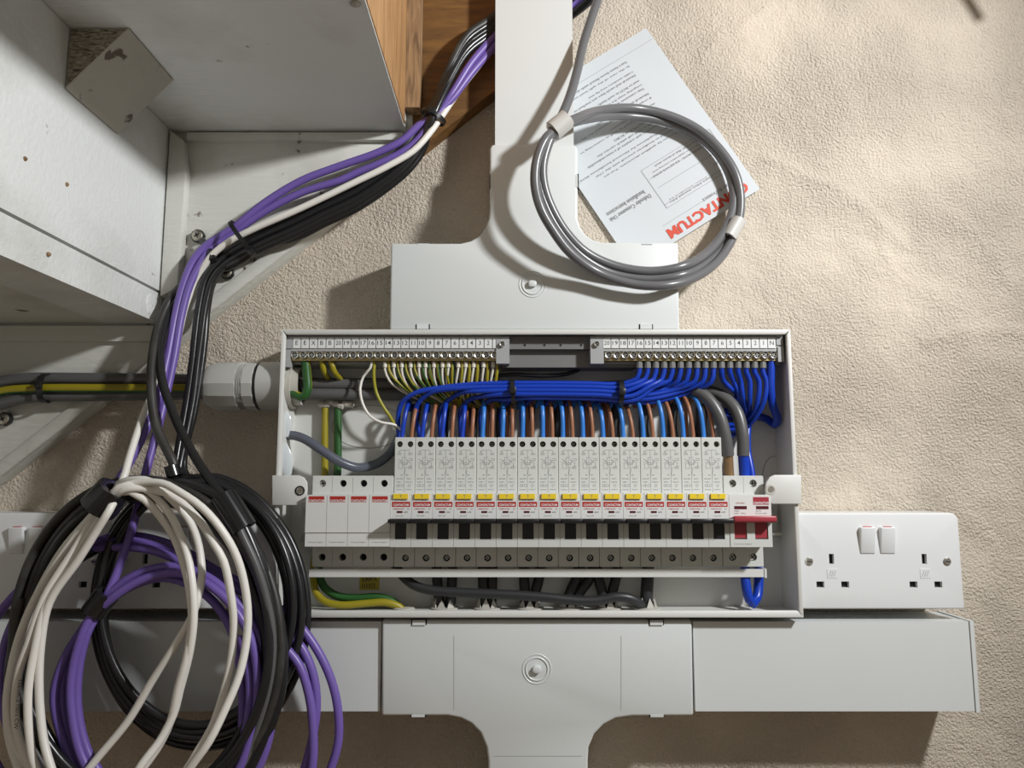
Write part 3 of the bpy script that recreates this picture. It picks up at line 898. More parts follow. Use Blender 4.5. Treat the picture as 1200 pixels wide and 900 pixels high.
for k in range(4):
    for zz, yy, dx_ in ((zth, YT, .0005), (zlh, YL, 0)):
        lathe(bm, V((XS0 + MP * (k + .5) + dx_, -yy + .0078, zz)), V((0, -1, 0)), [(0, .003), (.001, .003)], 14)
obj('terminal_well', bm, M_dark, spd)
pozi('terminal_screw', spd, XS0 + MP * .5 + .0005, zth, YT - .004, .0027)
cart = None
for k in range(4):
    xa = XS0 + MP * k + .0002; xb = xa + MP - .0003
    if k == 0:
        bm = B(); box(bm, xa, xb, YN - .002, YN + .0012, ZC, Z580)
        cart = obj('cartridge', bm, M_nose, spd, bevel=.0006)
        bm = B(); yb = YN + .0013
        fv = [bm.verts.new(q) for q in (V((xa + .0022, -yb, zc(588.5, yb))), V((xb - .0022, -yb, zc(588.5, yb))), V((xb - .0022, -yb, zc(581.5, yb))), V((xa + .0022, -yb, zc(581.5, yb))))]
        bm.faces.new(fv)
        text(bm, 'CONTACTUM', V(((xa + xb) / 2, -yb - .0001, zc(586.8, yb))), .0130, .0020, mi=1, bold=.02)
        obj('badge', bm, [M_red, M_wht], cart)
        bm = B(); box(bm, xa, xb, YN - .002, YN + .0004, Z641 + .0004, ZC - .0003)
        fo = obj('foot_cover', bm, M_nose, spd, bevel=.0006)
        bm = B(); yb = YN + .0005
        text(bm, 'Contactum England', V(((xa + xb) / 2, -yb, zc(635.5, yb))), .0130, .0012, mi=0)
        obj('lettering', bm, M_ink, fo)
    else:
        for src in (cart, fo):
            k2 = copy_tree(src, (MP * k, 0, 0), spd)
bm = B(); box(bm, XS0 - .0012, XS0 + .0001, .05, .056, zc(606, .05), zc(602, .05)); obj('latch', bm, M_case, spd)

# main switch, two poles
XM0 = XB0 + 16 * MP
msw = thing('main_switch', 'two pole main switch with a red toggle at the right end of the breakers', 'switch', (XM0, -.0275, Z664))
bm = B()
extr(bm, [(.0275, Z664), (YL, Z664), (YL, Z641), (YN - .003, Z641), (YN - .003, ZTG), (YN, ZTG), (YN, Z580), (YT, Z580), (YT, Z557), (.0275, Z557)], XM0 + .0002, XM0 + 2 * MP - .0002)
bmesh.ops.bevel(bm, geom=[e for e in bm.edges if e.calc_face_angle(0) > .5], offset=.0006, segments=2, affect='EDGES')
c = B()
for k in range(2):
    hole(c, XM0 + MP * (k + .5) - .0004, zth, YT, .0033); hole(c, XM0 + MP * (k + .5) - .0002, zlh, YL, .0033)
box(c, XM0 + MP - .00015, XM0 + MP + .00015, YT - .0006, YT + .01, Z580 + .001, Z557 + .01)
bm = cut(bm, c); obj('case', bm, M_case, msw, smooth=True, ang=.5)
for k in range(2):
    for dx_, zz, yy in ((-.0004, zth, YT), (-.0002, zlh, YL)):
        bm = B(); lathe(bm, V((XM0 + MP * (k + .5) + dx_, -yy + .0078, zz)), V((0, -1, 0)), [(0, .0032), (.001, .0032)], 14); obj('terminal_well', bm, M_dark, msw)
        pozi('terminal_screw', msw, XM0 + MP * (k + .5) + dx_, zz, yy - .0045, .0027)
bm = B(); box(bm, XM0 + .0002, XM0 + 2 * MP - .0002, YN - .001, YN + .0006, ZTG, Z580 - .0002); obj('front_plate', bm, M_nose, msw, bevel=.0005)
bm = B()
for xa, xb in ((0, .0038), (.0142, .0212), (.0322, .0357)): box(bm, XM0 + .0002 + xa, XM0 + xb, YN - .004, YN + .0008, zc(632, YN), zc(609, YN))
box(bm, XM0 + .0002, XM0 + 2 * MP - .0003, YN - .004, YN + .0008, Z641, zc(632, YN)); obj('toggle_frame', bm, M_case, msw, bevel=.0006)
bm = B(); text(bm, 'Contactum England', V((XM0 + .0105, -YN - .0009, zc(637.5, YN))), .0150, .0013); obj('lettering', bm, M_ink, msw)
bm = B()
for xa in (.0040, .0216): box(bm, XM0 + xa, XM0 + xa + .0102, YN - .004, YN - .0002, zc(630.5, YN), zc(610, YN))
tg2 = obj('toggle', bm, M_redp, msw, bevel=.0008)
bm = B(); extr(bm, [(YN - .002, zc(613, YN)), (YN - .002, zc(607, YN)), (YN + .012, zc(604.3, YN + .012)), (YN + .012, zc(612, YN + .012))], XM0 + .0004, XM0 + 2 * MP + .0006); obj('toggle_bar', bm, M_redp, msw, bevel=.0014, seg=3)
bm = B()
yb = YN + .0007
def quad(bm, xa, xb, pa, pb, yb, mi=0):
    f = bm.faces.new([bm.verts.new(q) for q in (V((xa, -yb, zc(pb, yb))), V((xb, -yb, zc(pb, yb))), V((xb, -yb, zc(pa, yb))), V((xa, -yb, zc(pa, yb))))]); f.material_index = mi
quad(bm, XM0 + .0206, XM0 + .0340, 582.5, 591.5, yb, 0)
text(bm, 'CONTACTUM', V((XM0 + .0273, -yb - .0001, zc(589.4, yb))), .0125, .0020, mi=1, bold=.02)
text(bm, 'CPS1002', V((XM0 + .0095, -yb - .0001, zc(589.5, yb))), .0075, .0012, mi=0)
for a, s in ((.0065, '100A'), (.0250, 'IEC 947')): text(bm, s, V((XM0 + a, -yb - .0001, zc(598.7, yb))), .0042, .0011, mi=2)
for a, s in ((.0090, '230V~ 50Hz'), (.0270, 'AC22A 240V')): text(bm, s, V((XM0 + a, -yb - .0001, zc(601.5, yb))), .0100, .0010, mi=2)
obj('front_label', bm, [M_redp, M_wht, M_ink], msw)
for a in (.0045, .0230):
    bm = B(); box(bm, XM0 + a, XM0 + a + .0105, YN - .001, YN + .0009, zc(596.5, YN), zc(593, YN)); obj('indicator_window', bm, M_maroon, msw)

# ------------------------------------------------------------------ terminal bars with their numbers
def screw_top(name, parent, x, z, Y, r=.0037):
    q = B(); lathe(q, V((x, -Y, z)), V((0, -1, 0)), [(0, r), (.0026, r), (.0034, r * .86), (.0030, r * .62), (.0014, r * .58), (.0013, r * .1)], 16)
    lathe(q, V((x, -Y - .00145, z)), V((0, -1, 0)), [(0, r * .56), (.0003, r * .56)], 12, 1)
    a = random.uniform(0, 1.5)
    for k in range(2):
        d = V((math.cos(a + k * math.pi / 2), 0, math.sin(a + k * math.pi / 2)))
        orient_box(q, V((x, -Y - .0022, z)), d, r * .85, r * .22, .0010, 0)
    return obj(name, q, [M_zinc, M_dark], parent, smooth=True)

def terminal_bar(name, label, pa, pb, tiles, tx0, tp, sx0, n, blanks):
    TYB = .0565
    t = thing(name, label, 'terminal bar', P((pa + pb) / 2, 425, BK))
    xa, xb = xc(pa, 410, TYB), xc(pb, 410, TYB)
    q = B(); box(q, xa, xb, BK + .0003, TYB, zc(411.5, TYB), zc(393.6, TYB)); box(q, xa, xb, BK + .0003, TYB - .009, zc(425, TYB), zc(411, TYB))
    obj('holder', q, M_gplas, t, bevel=.0004)
    q = B()
    for e in blanks: box(q, xc(e[0], 410, TYB), xc(e[1], 410, TYB), TYB - .006, TYB + .0012, zc(e[3], TYB), zc(e[2], TYB))
    obj('end_stop', q, M_gplas, t, bevel=.0005)
    q = B(); box(q, xc(sx0 - 5, 417, TYB), xc(sx0 + tp * (n - 1) + 5, 417, TYB), TYB - .0075, TYB - .0015, zc(422.4, TYB), zc(411.8, TYB)); obj('brass_bar', q, M_brass, t, bevel=.0004)
    for k, s in enumerate(tiles):
        cx = tx0 + tp * k
        q = B(); wa, wb = xc(cx - 4.3, 402, TYB), xc(cx + 4.3, 402, TYB)
        box(q, wa, wb, TYB - .001, TYB + .0010, zc(408.2, TYB), zc(395.8, TYB))
        text(q, s, V(((wa + wb) / 2, -TYB - .0011, zc(402, TYB))), None, .0038, mi=1, bold=.002) if len(s) < 2 else text(q, s, V(((wa + wb) / 2, -TYB - .0011, zc(402, TYB))), .0034 if s == '11' else .0047, .0038, mi=1, bold=.002)
        obj('number_tile', q, [M_tile, M_inkd], t)
    for k in range(n):
        screw_top('terminal_screw', t, xc(sx0 + tp * k, 416, TYB), zc(416, TYB), TYB - .0022)
    return t
ET = ['E', 'E', 'X', 'B', 'B'] + [str(k) for k in range(20, 0, -1)]
NT = [str(k) for k in range(20, 0, -1)] + ['N']
terminal_bar('earth_terminal_bar', 'earth terminal bar with numbered white tiles at the upper left of the open enclosure', 335, 586, ET, 348.2, 9.74, 345.7, 25, [(335, 343, 395, 408.5), (334, 341, 410, 430)])
terminal_bar('neutral_terminal_bar', 'neutral terminal bar with numbered tiles feeding the blue wires', 700, 918, NT, 711, 9.65, 713.5, 21, [(909.8, 917.5, 392.5, 404.5), (911, 918, 406.5, 424)])
br = thing('bar_bracket', 'grey plastic bracket between the two terminal bars', 'bracket', P(645, 425, BK))
bm = B(); box(bm, xc(596.5, 410, .053), xc(693, 410, .053), .0300, .0525, zc(409, .053), zc(393.8, .053)); box(bm, xc(588, 420, .040), xc(745, 420, .046), .022, .046, zc(430.5, .046), zc(410.5, .046)); obj('channel', bm, M_gplas2, br, bevel=.0004)
for pa, pb in ((581.5, 597), (692, 707.5)):
    bm = B(); box(bm, xc(pa, 410, .058), xc(pb, 410, .058), .0465, .058, zc(426, .058), zc(394.3, .058)); sp = obj('support', bm, M_gplas, br, bevel=.0006)
    cx = P((pa + pb) / 2 - .5, 403.5, .058); screw_top('screw', sp, cx.x, cx.z, .0575, .0026)
bm = B()
for a in (615, 638, 657, 681):
    c = P(a, 404.5, .0526); lathe(bm, c + V((0, .001, 0)), V((0, -1, 0)), [(0, .0011), (.0011, .0011)], 10)
obj('pin_hole', bm, M_dark, br)

# ------------------------------------------------------------------ wires inside the enclosure
def wire(name, label, cat, m, pts, r, group=None, n=8, step=.004, **kw):
    q = B(); tube(q, pts, r, n, step=step, **kw)
    o = obj(name, q, m, smooth=True, ang=1.2)
    tag(o, label, cat, group)
    return o

def ferr(o, p0, p1, r, m, name='ferrule'):
    q = B(); cyl(q, p0, p1, r, r * 1.1, 10)
    k = obj(name, q, m, o, smooth=True); return k

def rx(i, py, Y, off=0.0): return P(600, py, Y).z, XB0 + MP * (i + .5) + off
def rp(i, py, Y, off=0.0):
    z, x = rx(i, py, Y, off); return V((x, -Y, z))

# neutral fly leads of the breakers: gathered in the bundle, fanned up to the numbered terminals
NUM = 'one two three four five six seven eight nine ten eleven twelve thirteen fourteen fifteen sixteen'.split()
for j in range(16):
    i = j                              # breaker that the lead falls to
    tx = 749.2 + 9.65 * j              # terminal 16 ... 1
    lane = j % 10
    yl = [449, 453, 457.5, 462, 466, 450.5, 455, 460, 464.5, 468][lane]
    Yl = [.048, .052, .053, .053, .050, .042, .044, .045, .044, .041][lane]
    r = .0023
    if j < 10:
        top = [P(tx, 423, .0515), P(tx, 436, .0515), P(tx - 2.5, 443 + .5 * j, .0505)]
        bx = tx - 12 - 5 * (j > 3) - 3 * (j > 6)
        mid = [P(bx - 4, 449 + 1.0 * j, Yl), P(min(bx - 26, 745 + 2 * j), yl + 1.4 + .2 * j, Yl), P(700, yl + .8, Yl), P(650, yl, Yl)]
        dxp = 466 + 24.0 * i
        dr = dxp + 3
        if i == 0: tail = [P(560, yl + 1, Yl), P(520, yl + 5, Yl), P(488, 460, .050), P(471, 472, .045), P(466.5, 488, .041), P(467, 508, .038), P(468, 530, .036)]
        elif i == 1: tail = [P(560, yl + 1, Yl), P(525, yl + 3, Yl), P(503, 461, .047), P(489, 474, .041), P(487, 490, .038), P(492, 510, .036), P(493, 530, .034)]
        else:
            tail = [q for q in [P(620, yl, Yl), P(590, yl, Yl), P(560, yl + 1, Yl)] if q.x > xc(dr + 34, 460, Yl)]
            tail += [P(dr + 26, yl + 2, Yl - .004), P(dr + 9, 469, .038), P(dr - 1, 481, .036), P(dr - 1, 500, .036), P(dr, 530, .035)]
            while len(mid) > 1 and mid[-1].x < tail[0].x + .012: mid.pop()
        pts = top + mid + tail
    else:
        k = j - 10
        sets = [[(tx + 2, 446, .046), (tx + 12, 456.5, .044), (tx + 18, 462, .036), (858, 474, .028), (842, 490, .024)],
                [(tx + 4, 446, .046), (tx + 11, 462, .044), (871, 482, .036), (866, 498, .028), (850, 506, .023)],
                [(tx + 3, 446, .048), (tx + 5, 462, .046), (874, 484, .036), (868, 500, .027), (850, 510, .023)],
                [(tx + 4, 446, .050), (tx + 4, 466, .047), (877, 486, .034), (869, 502, .026), (852, 514, .023)],
                [(tx + 5, 446, .050), (tx + 4, 468, .048), (882, 486, .040), (868, 497, .030), (846, 498, .024)],
                [(tx + 4, 446, .051), (tx + 2, 468, .050), (886, 488, .042), (872, 502, .032), (848, 504, .025)]]
        pts = [P(tx, 423, .0515), P(tx, 436, .0515)] + px(*sets[k])
    o = wire('neutral_lead', 'dark blue neutral lead under the terminal tile numbered ' + NUM[15 - j], 'wire', M_blue, pts, r, 'blue neutral leads')
    ferr(o, P(tx, 422.6, .0515), P(tx, 431.5, .0515), .0028, M_gplas2)
# thicker blue lead at the N terminal, going behind to the main switch
wire('neutral_link', 'thick blue lead dropping from the terminal tile marked N', 'wire', M_blue, px((903.5, 421, .051), (903.5, 438, .051), (903.5, 458, .050), (906, 476, .046), (911, 490, .042), (908, 498, .034), (899, 491, .026), (880, 487, .022), (850, 489, .0205)), .0036)
wire('neutral_link', 'blue lead running down behind the right grey tail into the main switch', 'wire', M_blue, px((868, 478, .024), (876, 490, .028), (876, 510, .034), (876.5, 530, .040), (880, 548, .044), (882, 562, .046)), .0030)

# cores entering the top of each breaker
for i in range(16):
    jx = random.uniform(-1, 1) * .0008
    lean = (i - 7) * .0006
    lit = i >= 4  # first cores take the dark blue, their shade put into the colour
    hh = 474 - (6 if i >= 12 else 0) + random.uniform(-3, 3)
    a = rp(i, 525, .046, -.0040); b2 = rp(i, 508, .046, -.0040); c2 = rp(i, hh + 13, .0455, -.0040 - lean * .5); d2 = rp(i, hh, .040, -.0048 - lean); e2 = rp(i, hh - 4, .031, -.0065 - lean * 1.6); f2 = rp(i, hh + 6, .024, -.0090 - lean * 2)
    wire('neutral_core', 'bright blue core entering the breaker ' + which(i), 'wire', M_blue2 if lit else M_blue, [a, b2, c2, d2, e2, f2], .0021, 'blue cores above the breakers')
    o4 = .0046
    hb = hh + random.uniform(-2, 3)
    a = rp(i, 525, .046, o4); b2 = rp(i, 508, .046, o4); c2 = rp(i, hb + 13, .0445, o4 - .0006 - lean * .5); d2 = rp(i, hb, .038, o4 - .0016 - lean); e2 = rp(i, hb - 3, .030, o4 - .004 - lean * 1.6); f2 = rp(i, hb + 8, .023, o4 - .006 - lean * 2)
    wire('live_core', 'brown core entering the breaker ' + which(i), 'wire', M_brown, [a, b2, c2, d2, e2, f2], .0019, 'brown cores above the breakers')
    if i not in (0, 1, 2, 11, 12, 13, 15):
        wire('live_core', 'second brown core behind the breaker ' + which(i), 'wire', M_brown, [rp(i, 525, .040, o4 - .0042), rp(i, 500, .040, o4 - .0042), rp(i, hb + 8, .038, o4 - .0046), rp(i, hb, .030, o4 - .0062), rp(i, hb + 8, .0235, o4 - .0085)], .0018, 'brown cores above the breakers')

# cream and striped leads from the earth bar
pairs = [(452, 16), (462, 15), (471, 14), (481, 13), (491, 12), (500, 11), (508, 10), (518, 9), (526, 8), (537, 7), (547, 6), (556, 5), (568, 4), (579, 2)]
for k, (a, nm) in enumerate(pairs):
    sw = max(0, 26 - 3.2 * k) + random.uniform(-4, 5)
    a += random.uniform(-1.2, 1.2)
    g_ = 'cream leads under the earth bar'
    o = wire('functional_earth_lead', 'thin cream lead under the earth bar, %s from its left end' % (['first', 'second', 'third', 'fourth', 'fifth', 'sixth', 'seventh', 'eighth', 'ninth', 'tenth', 'eleventh', 'twelfth', 'thirteenth', 'fourteenth'][k]), 'wire', M_cream,
             px((a, 424, .0505), (a - .5, 433, .0505), (a - 2 + sw * .25, 446, .048), (a + sw * .8 - 1, 459, .040), (a + sw * 1.5 + 4, 470, .033), (a + sw * 2 + 14, 476, .027)), .0011, g_)
    ferr(o, P(a, 424, .0505), P(a - .4, 430.5, .0505), .0018, M_cream)
    o = wire('earth_lead', 'green and yellow lead under the earth bar, %s from its left end' % (['first', 'second', 'third', 'fourth', 'fifth', 'sixth', 'seventh', 'eighth', 'ninth', 'tenth', 'eleventh', 'twelfth', 'thirteenth', 'fourteenth'][k]), 'wire', [M_ygy, M_ygg],
             px((a + 4, 423, .050), (a + 4.5, 434, .050), (a + 4 + sw * .35, 447, .048), (a + 5 + sw * .9, 460, .041), (a + 8 + sw * 1.6, 471, .034), (a + 22 + sw * 2, 477, .026)), .0014, 'striped leads under the earth bar', stripe=.22, phase=.12 + .05 * k, twist=.3)
wire('functional_earth_lead', 'long white lead looping down left of the blue bundle', 'wire', M_white, px((436, 424, .051), (434, 431, .051), (426, 441, .047), (422, 455, .049), (425, 473, .049), (434, 488, .048), (447, 495, .047), (463, 498, .043), (474, 508, .038)), .0012)
wire('earth_lead', 'long olive striped lead dropping left of the blue bundle', 'wire', [M_ygo, M_ygg], px((439, 424, .050), (438, 440, .049), (441, 460, .046), (450, 478, .046), (457, 488, .044), (463, 499, .040), (474, 512, .036)), .0015, stripe=.2, phase=.1)
for pts, lb in (((px((377, 423, .050), (379, 433, .049), (383, 441, .040), (388, 446, .028), (398, 450, .021))), 'short striped lead bending back under the first tile marked B'),
                ((px((388, 423, .050), (391, 434, .049), (396, 441, .040), (404, 446, .028), (414, 450, .021))), 'short striped lead bending back under the second tile marked B')):
    wire('earth_lead', lb, 'wire', [M_ygg, M_ygy], pts, .0026, stripe=.4, phase=.45)
wire('earth_loop', 'thick green and yellow conductor bending up from the lower left of the enclosure', 'wire', [M_ygy, M_ygg], px((381, 478, .024), (380.5, 510, .024), (380.5, 560, .024), (376, 620, .024), (368, 660, .026), (367.5, 680, .030), (370, 694, .034), (381, 705, .037), (400, 709, .038), (430, 707, .037), (452, 706, .036), (468, 711, .034), (474, 717, .033)), .0033, stripe=.35, phase=.97, n=12)
wire('earth_loop', 'thick green conductor bending along above the lower left rim', 'wire', [M_ygg, M_ygy], px((396, 478, .0235), (396, 510, .0235), (395, 560, .0235), (385, 620, .024), (374, 655, .026), (374, 674, .028), (380, 688, .030), (394, 698, .031), (415, 701, .031), (445, 700, .031), (462, 706, .030), (472, 716, .029)), .0036, stripe=.15, phase=.9, n=12)

# grey tails, gland and cables at the left
tl = wire('meter_tail', 'upper dark grey tail running from the gland to the left pole of the main switch', 'cable', M_tail, px((-420, 690, .046), (-180, 540, .046), (-60, 468, .044), (0, 448, .044), (30, 444, .044), (60, 443.5, .042), (120, 444, .040), (200, 445, .038), (262, 447, .038), (340, 449, .036), (400, 450, .032), (470, 450, .024), (560, 453, .0235), (660, 455, .0235), (740, 452, .0235), (790, 452, .030), (822, 461, .042), (841, 483, .048), (850, 512, .049), (853, 534, .047)), .0055, n=14)
q = B(); tube(q, px((853, 531, .047), (854, 550, .046), (855, 562, .046)), .0045, 12); tag(obj('core', q, mat('brown_core', (0.20, 0.12, 0.055), .4), tl, smooth=True), 'brown core')
tn = wire('meter_tail', 'lower dark grey tail running from the gland to the right pole of the main switch', 'cable', M_tail, px((-420, 716, .046), (-180, 566, .046), (-60, 494, .044), (0, 473.5, .044), (25, 467, .044), (60, 464, .042), (120, 463, .040), (200, 462, .038), (262, 460, .038), (340, 461, .036), (400, 462, .032), (470, 463, .0245), (560, 466, .0245), (660, 468, .0245), (760, 458, .0245), (810, 456, .028), (842, 462, .036), (862, 480, .045), (870, 508, .049), (871, 534, .048)), .0055, n=14)
q = B(); tube(q, px((871, 533, .048), (872, 548, .0465), (873, 562, .046)), .0048, 12); tag(obj('core', q, M_blue, tn, smooth=True), 'blue core')
wire('main_earth', 'yellow and green earth conductor between the two grey tails left of the gland', 'cable', [M_ygy, M_ygg], px((-420, 703, .050), (-180, 553, .050), (-60, 480, .049), (0, 459, .049), (40, 455.5, .049), (120, 455, .047), (200, 455, .044), (262, 454.5, .044), (320, 456, .046), (342, 460, .047), (352, 465, .048), (358, 463, .049), (360.5, 455, .049), (360, 443, .049), (358.5, 428, .050), (358.5, 422, .050)), .0040, n=14, stripe=.45, phase=.12, twist=.42, t0=.86)

gl = thing('cable_gland', 'large grey threaded plastic cable gland on the left side of the enclosure', 'gland', P(322, 452, .0))
gy, gz = .034, P(290, 452.5, .034).z
def gx(p): return xc(p, 452, .034)
GR = .0225
ax = V((1, 0, 0))
bm = B(); o_ = V((gx(243), -gy, gz)); L_ = gx(284) - gx(243)
lathe(bm, o_, ax, [(.0, GR * .62), (.0012, GR * .78), (.004, GR * .90), (.010, GR * .98), (L_, GR * 1.0), (L_ + .001, GR * .9)], 12)
obj('dome_nut', bm, M_gland, gl, smooth=True, ang=.35)
bm = B(); prof = []
for k in range(6): prof += [(gx(283) - gx(243) + .0012 * k, GR * .97), (gx(283) - gx(243) + .0012 * k + .0006, GR * .90)]
lathe(bm, o_, ax, prof, 32); obj('thread', bm, M_gland, gl, smooth=True, ang=.9)
bm = B(); lathe(bm, V((gx(291), -gy, gz)), ax, [(0, GR * .96), (.001, GR), (gx(305) - gx(291) - .001, GR), (gx(305) - gx(291), GR * .95)], 12); obj('hex_body', bm, M_gland, gl)
bm = B(); lathe(bm, V((gx(305), -gy, gz)), ax, [(0, GR * .98), (gx(308) - gx(305), GR * .98)], 32); tag(obj('seal_ring', bm, M_blackp, gl, smooth=True), 'black rubber seal')
bm = B(); lathe(bm, V((gx(308), -gy, gz)), ax, [(0, GR * .98), (BX0 - gx(308) - .0004, GR * 1.0)], 32); obj('collar', bm, M_gland, gl, smooth=True)
bm = B(); lathe(bm, V((BX0 + WT + .0004, -gy, gz)), ax, [(0, GR * .92), (.004, GR * .92), (.004, GR * .80), (.010, GR * .78), (.010, GR * .66), (0, GR * .66)], 24); obj('lock_nut', bm, M_grom, gl, smooth=True, ang=.5)

wire('data_cable', 'blue grey cable arching from the left wall of the enclosure behind the surge protector', 'cable', M_gcab2, px((331, 513, .036), (340, 510, .040), (356, 514, .044), (376, 527, .044), (400, 542, .040), (420, 548, .034), (442, 543, .029), (458, 530, .025), (470, 508, .022)), .0042, n=12)

wire('neutral_loop', 'blue conductor looping under the main switch', 'wire', M_blue, px((873, 655, .040), (873, 668, .042), (874, 684, .045), (878, 702, .046), (882.5, 707.5, .045), (887, 700, .041), (889, 684, .037), (889, 668, .036), (889, 655, .036)), .0042, n=12)

# dark sheathed circuit cables rising through the floor of the enclosure
grom_x = [521, 571, 621, 668, 712, 757]
ZF = BZ0 + WT
cabs = [(515, 512, .030), (528, 530, .030), (567, 566, .030), (576, 577, .029), (616, 614, .030), (624, 632, .028), (662, 676, .029), (670, 692, .028), (709, 701, .030), (714, 722, .029), (757, 759, .030)]
for k, (a, b2, Yc) in enumerate(cabs):
    wire('circuit_cable', 'dark sheathed cable rising through the floor of the enclosure, %s of the row' % ['first', 'second', 'third', 'fourth', 'fifth', 'sixth', 'seventh', 'eighth', 'ninth', 'tenth', 'last'][k], 'cable', M_tail2,
         [V((xc(a, 714, Yc), -Yc, ZF - .012)), V((xc(a, 712, Yc), -Yc, ZF + .001)), P(a * .6 + b2 * .4, 695, Yc), P(b2, 676, Yc - .002), P(b2 + (b2 - a) * .3, 650, .0235), P(b2, 600, .0225), P(488 + k * 33.5, 540, .0225), P(486 + k * 33.5, 500, .0225), P(488 + k * 33.5, 474, .0225)], .0046 if k != 10 else .0056, 'dark cables through the enclosure floor', n=12)
for k, a in enumerate(grom_x):
    Yg = .030
    cx = xc(a, 712, Yg)
    gr_ = thing('cable_grommet', 'pale torn grommet round the dark cables, %s along the enclosure floor' % ['first', 'second', 'third', 'fourth', 'fifth', 'last'][k], 'grommet', (cx, -Yg, ZF), 'grommets in the enclosure floor')
    bm = B(); lathe(bm, V((cx, -Yg, ZF + .0001)), V((0, 0, 1)), [(0, .0125), (.0012, .0125), (.0018, .0105)], 24); obj('flange', bm, M_grom, gr_, smooth=True)
    for s in range(7):
        an = 2 * math.pi * s / 7 + k
        R_ = .0092 if k in (0,) else .0084
        bm = B()
        p = V((cx + R_ * math.cos(an), -Yg + R_ * math.sin(an), ZF + .0016)); tn_ = V((-math.sin(an), math.cos(an), 0)); rd = V((math.cos(an), math.sin(an), 0))
        hgt = .007 + .002 * random.random()
        vv = [bm.verts.new(p - tn_ * .0038), bm.verts.new(p + tn_ * .0038), bm.verts.new(p + V((0, 0, hgt)) - rd * .0012), bm.verts.new(p - tn_ * .0038 + rd * .0008), bm.verts.new(p + tn_ * .0038 + rd * .0008), bm.verts.new(p + V((0, 0, hgt)) - rd * .0004)]
        for f in ((0, 1, 2), (3, 5, 4), (0, 3, 4, 1), (1, 4, 5, 2), (2, 5, 3, 0)): bm.faces.new([vv[q] for q in f])
        fixn(bm); obj('petal', bm, M_grom, gr_)
bm = B(); c = P(473, 714, .031)
lathe(bm, V((c.x, c.y, ZF + .0001)), V((0, 0, 1)), [(0, .010), (.0012, .010), (.0018, .0085)], 24)
tag(obj('cable_grommet', bm, M_grom, smooth=True), 'flat pale grommet where the striped earth conductors leave the floor', 'grommet')
wire('circuit_cable', 'dark cable lying crosswise in front of the rising cables', 'cable', M_tail2, px((452, 640, .026), (464, 664, .031), (474, 677, .037), (488, 687, .041), (508, 692, .042), (545, 694.5, .042), (600, 697, .042), (640, 700, .042), (680, 704, .042), (705, 703, .042), (722, 699.5, .042), (738, 701, .041), (749, 707, .038), (755, 714, .034)), .0042, n=12)
wire('spare_core', 'thin black lead lying behind the blue bundle under the bracket', 'wire', M_blackp, px((575, 441, .034), (600, 439, .036), (640, 440.5, .036), (665, 438, .034), (680, 432, .027), (684, 426, .020)), .0018)

# ------------------------------------------------------------------ cable runs and coils on the left
def run(pts): return [P(*q) for q in pts]

def jit(pts, a): return pts

W_R = [  # right-hand arcs of the white coil, from the tape to the bottom
    [(139, 567), (161, 562), (178, 565), (200, 584), (220, 607), (231, 632), (236, 660), (236, 680), (232, 700), (226, 720), (203, 760), (177, 800), (150, 845), (105, 900), (70, 950)],
    [(139, 577), (153, 576), (169, 585), (189, 607), (205, 632), (215, 660), (222, 690), (225, 725), (220, 765), (209, 805), (200, 845), (184, 878), (168, 900), (130, 960)],
    [(140, 571), (161, 568), (175, 576), (197, 599), (211, 626), (220, 652), (226, 690), (227, 725), (222, 765), (211, 808), (203, 838), (186, 870), (168, 893), (140, 940)],
    [(148, 573), (174, 573), (192, 577), (214, 590), (236, 613), (251, 637), (262, 657), (271, 700), (274, 733), (270, 778), (259, 822), (248, 853), (232, 880), (218, 903), (180, 955)],
    [(145, 569), (158, 566), (189, 566), (211, 577), (237, 595), (259, 620), (278, 654), (289, 700), (290, 740), (281, 789), (263, 833), (245, 869), (225, 897), (190, 950)],
]
W_L = [  # left-hand strands, from the bottom up to the tape
    [(60, 950), (38, 905), (16, 872), (8, 830), (12, 790), (22, 755), (42, 700), (72, 646), (98, 615), (118, 594)],
    [(45, 945), (22, 900), (10, 860), (9, 815), (20, 755), (42, 700), (76, 646), (104, 610), (120, 594)],
    [(70, 950), (36, 900), (20, 856), (18, 818), (24, 780), (33, 755), (52, 700), (86, 646), (108, 612), (122, 596)],
    [(75, 950), (42, 900), (35, 866), (33, 811), (42, 755), (55, 706), (88, 650), (113, 614), (126, 598)],
    [(80, 950), (60, 900), (51, 866), (46, 811), (48, 755), (58, 706), (92, 656), (117, 616), (128, 598)],
]
wpath = [(596, 44, .030), (578, 58, .036), (552, 88, .044), (534, 112, .046), (513, 143, .052), (502, 158, .056), (484, 177, .058), (452, 196, .060), (417, 213, .061), (361, 240, .061), (330, 254, .061), (300, 267, .060), (267, 284, .058), (246, 302, .056), (230, 330, .052), (218, 356, .054), (207, 400, .058), (190, 440, .066), (176, 468, .076), (166, 492, .086), (152, 535, .102), (144, 562, .112), (133, 580, .118)]
for k in range(5):
    yy = .120 + .004 * k
    wpath += [(a, b2, yy + .006 * math.sin(.9 * m_ + k)) for m_, (a, b2) in enumerate(W_R[k])]
    e = W_R[k][-1]; s_ = W_L[k][0]
    wpath += [((e[0] + s_[0]) / 2, 985 + 6 * k, yy)]
    wpath += [(a, b2, yy - .002 + .004 * math.sin(.7 * m_ + 2 * k)) for m_, (a, b2) in enumerate(W_L[k])]
wpath += [(140, 575, .12)]
wc = wire('coiled_cable', 'white cable hanging in wide loops at the front of the coils', 'cable', M_white, run(wpath), .0030, 'coiled cables under the stairs', n=10, step=.006)
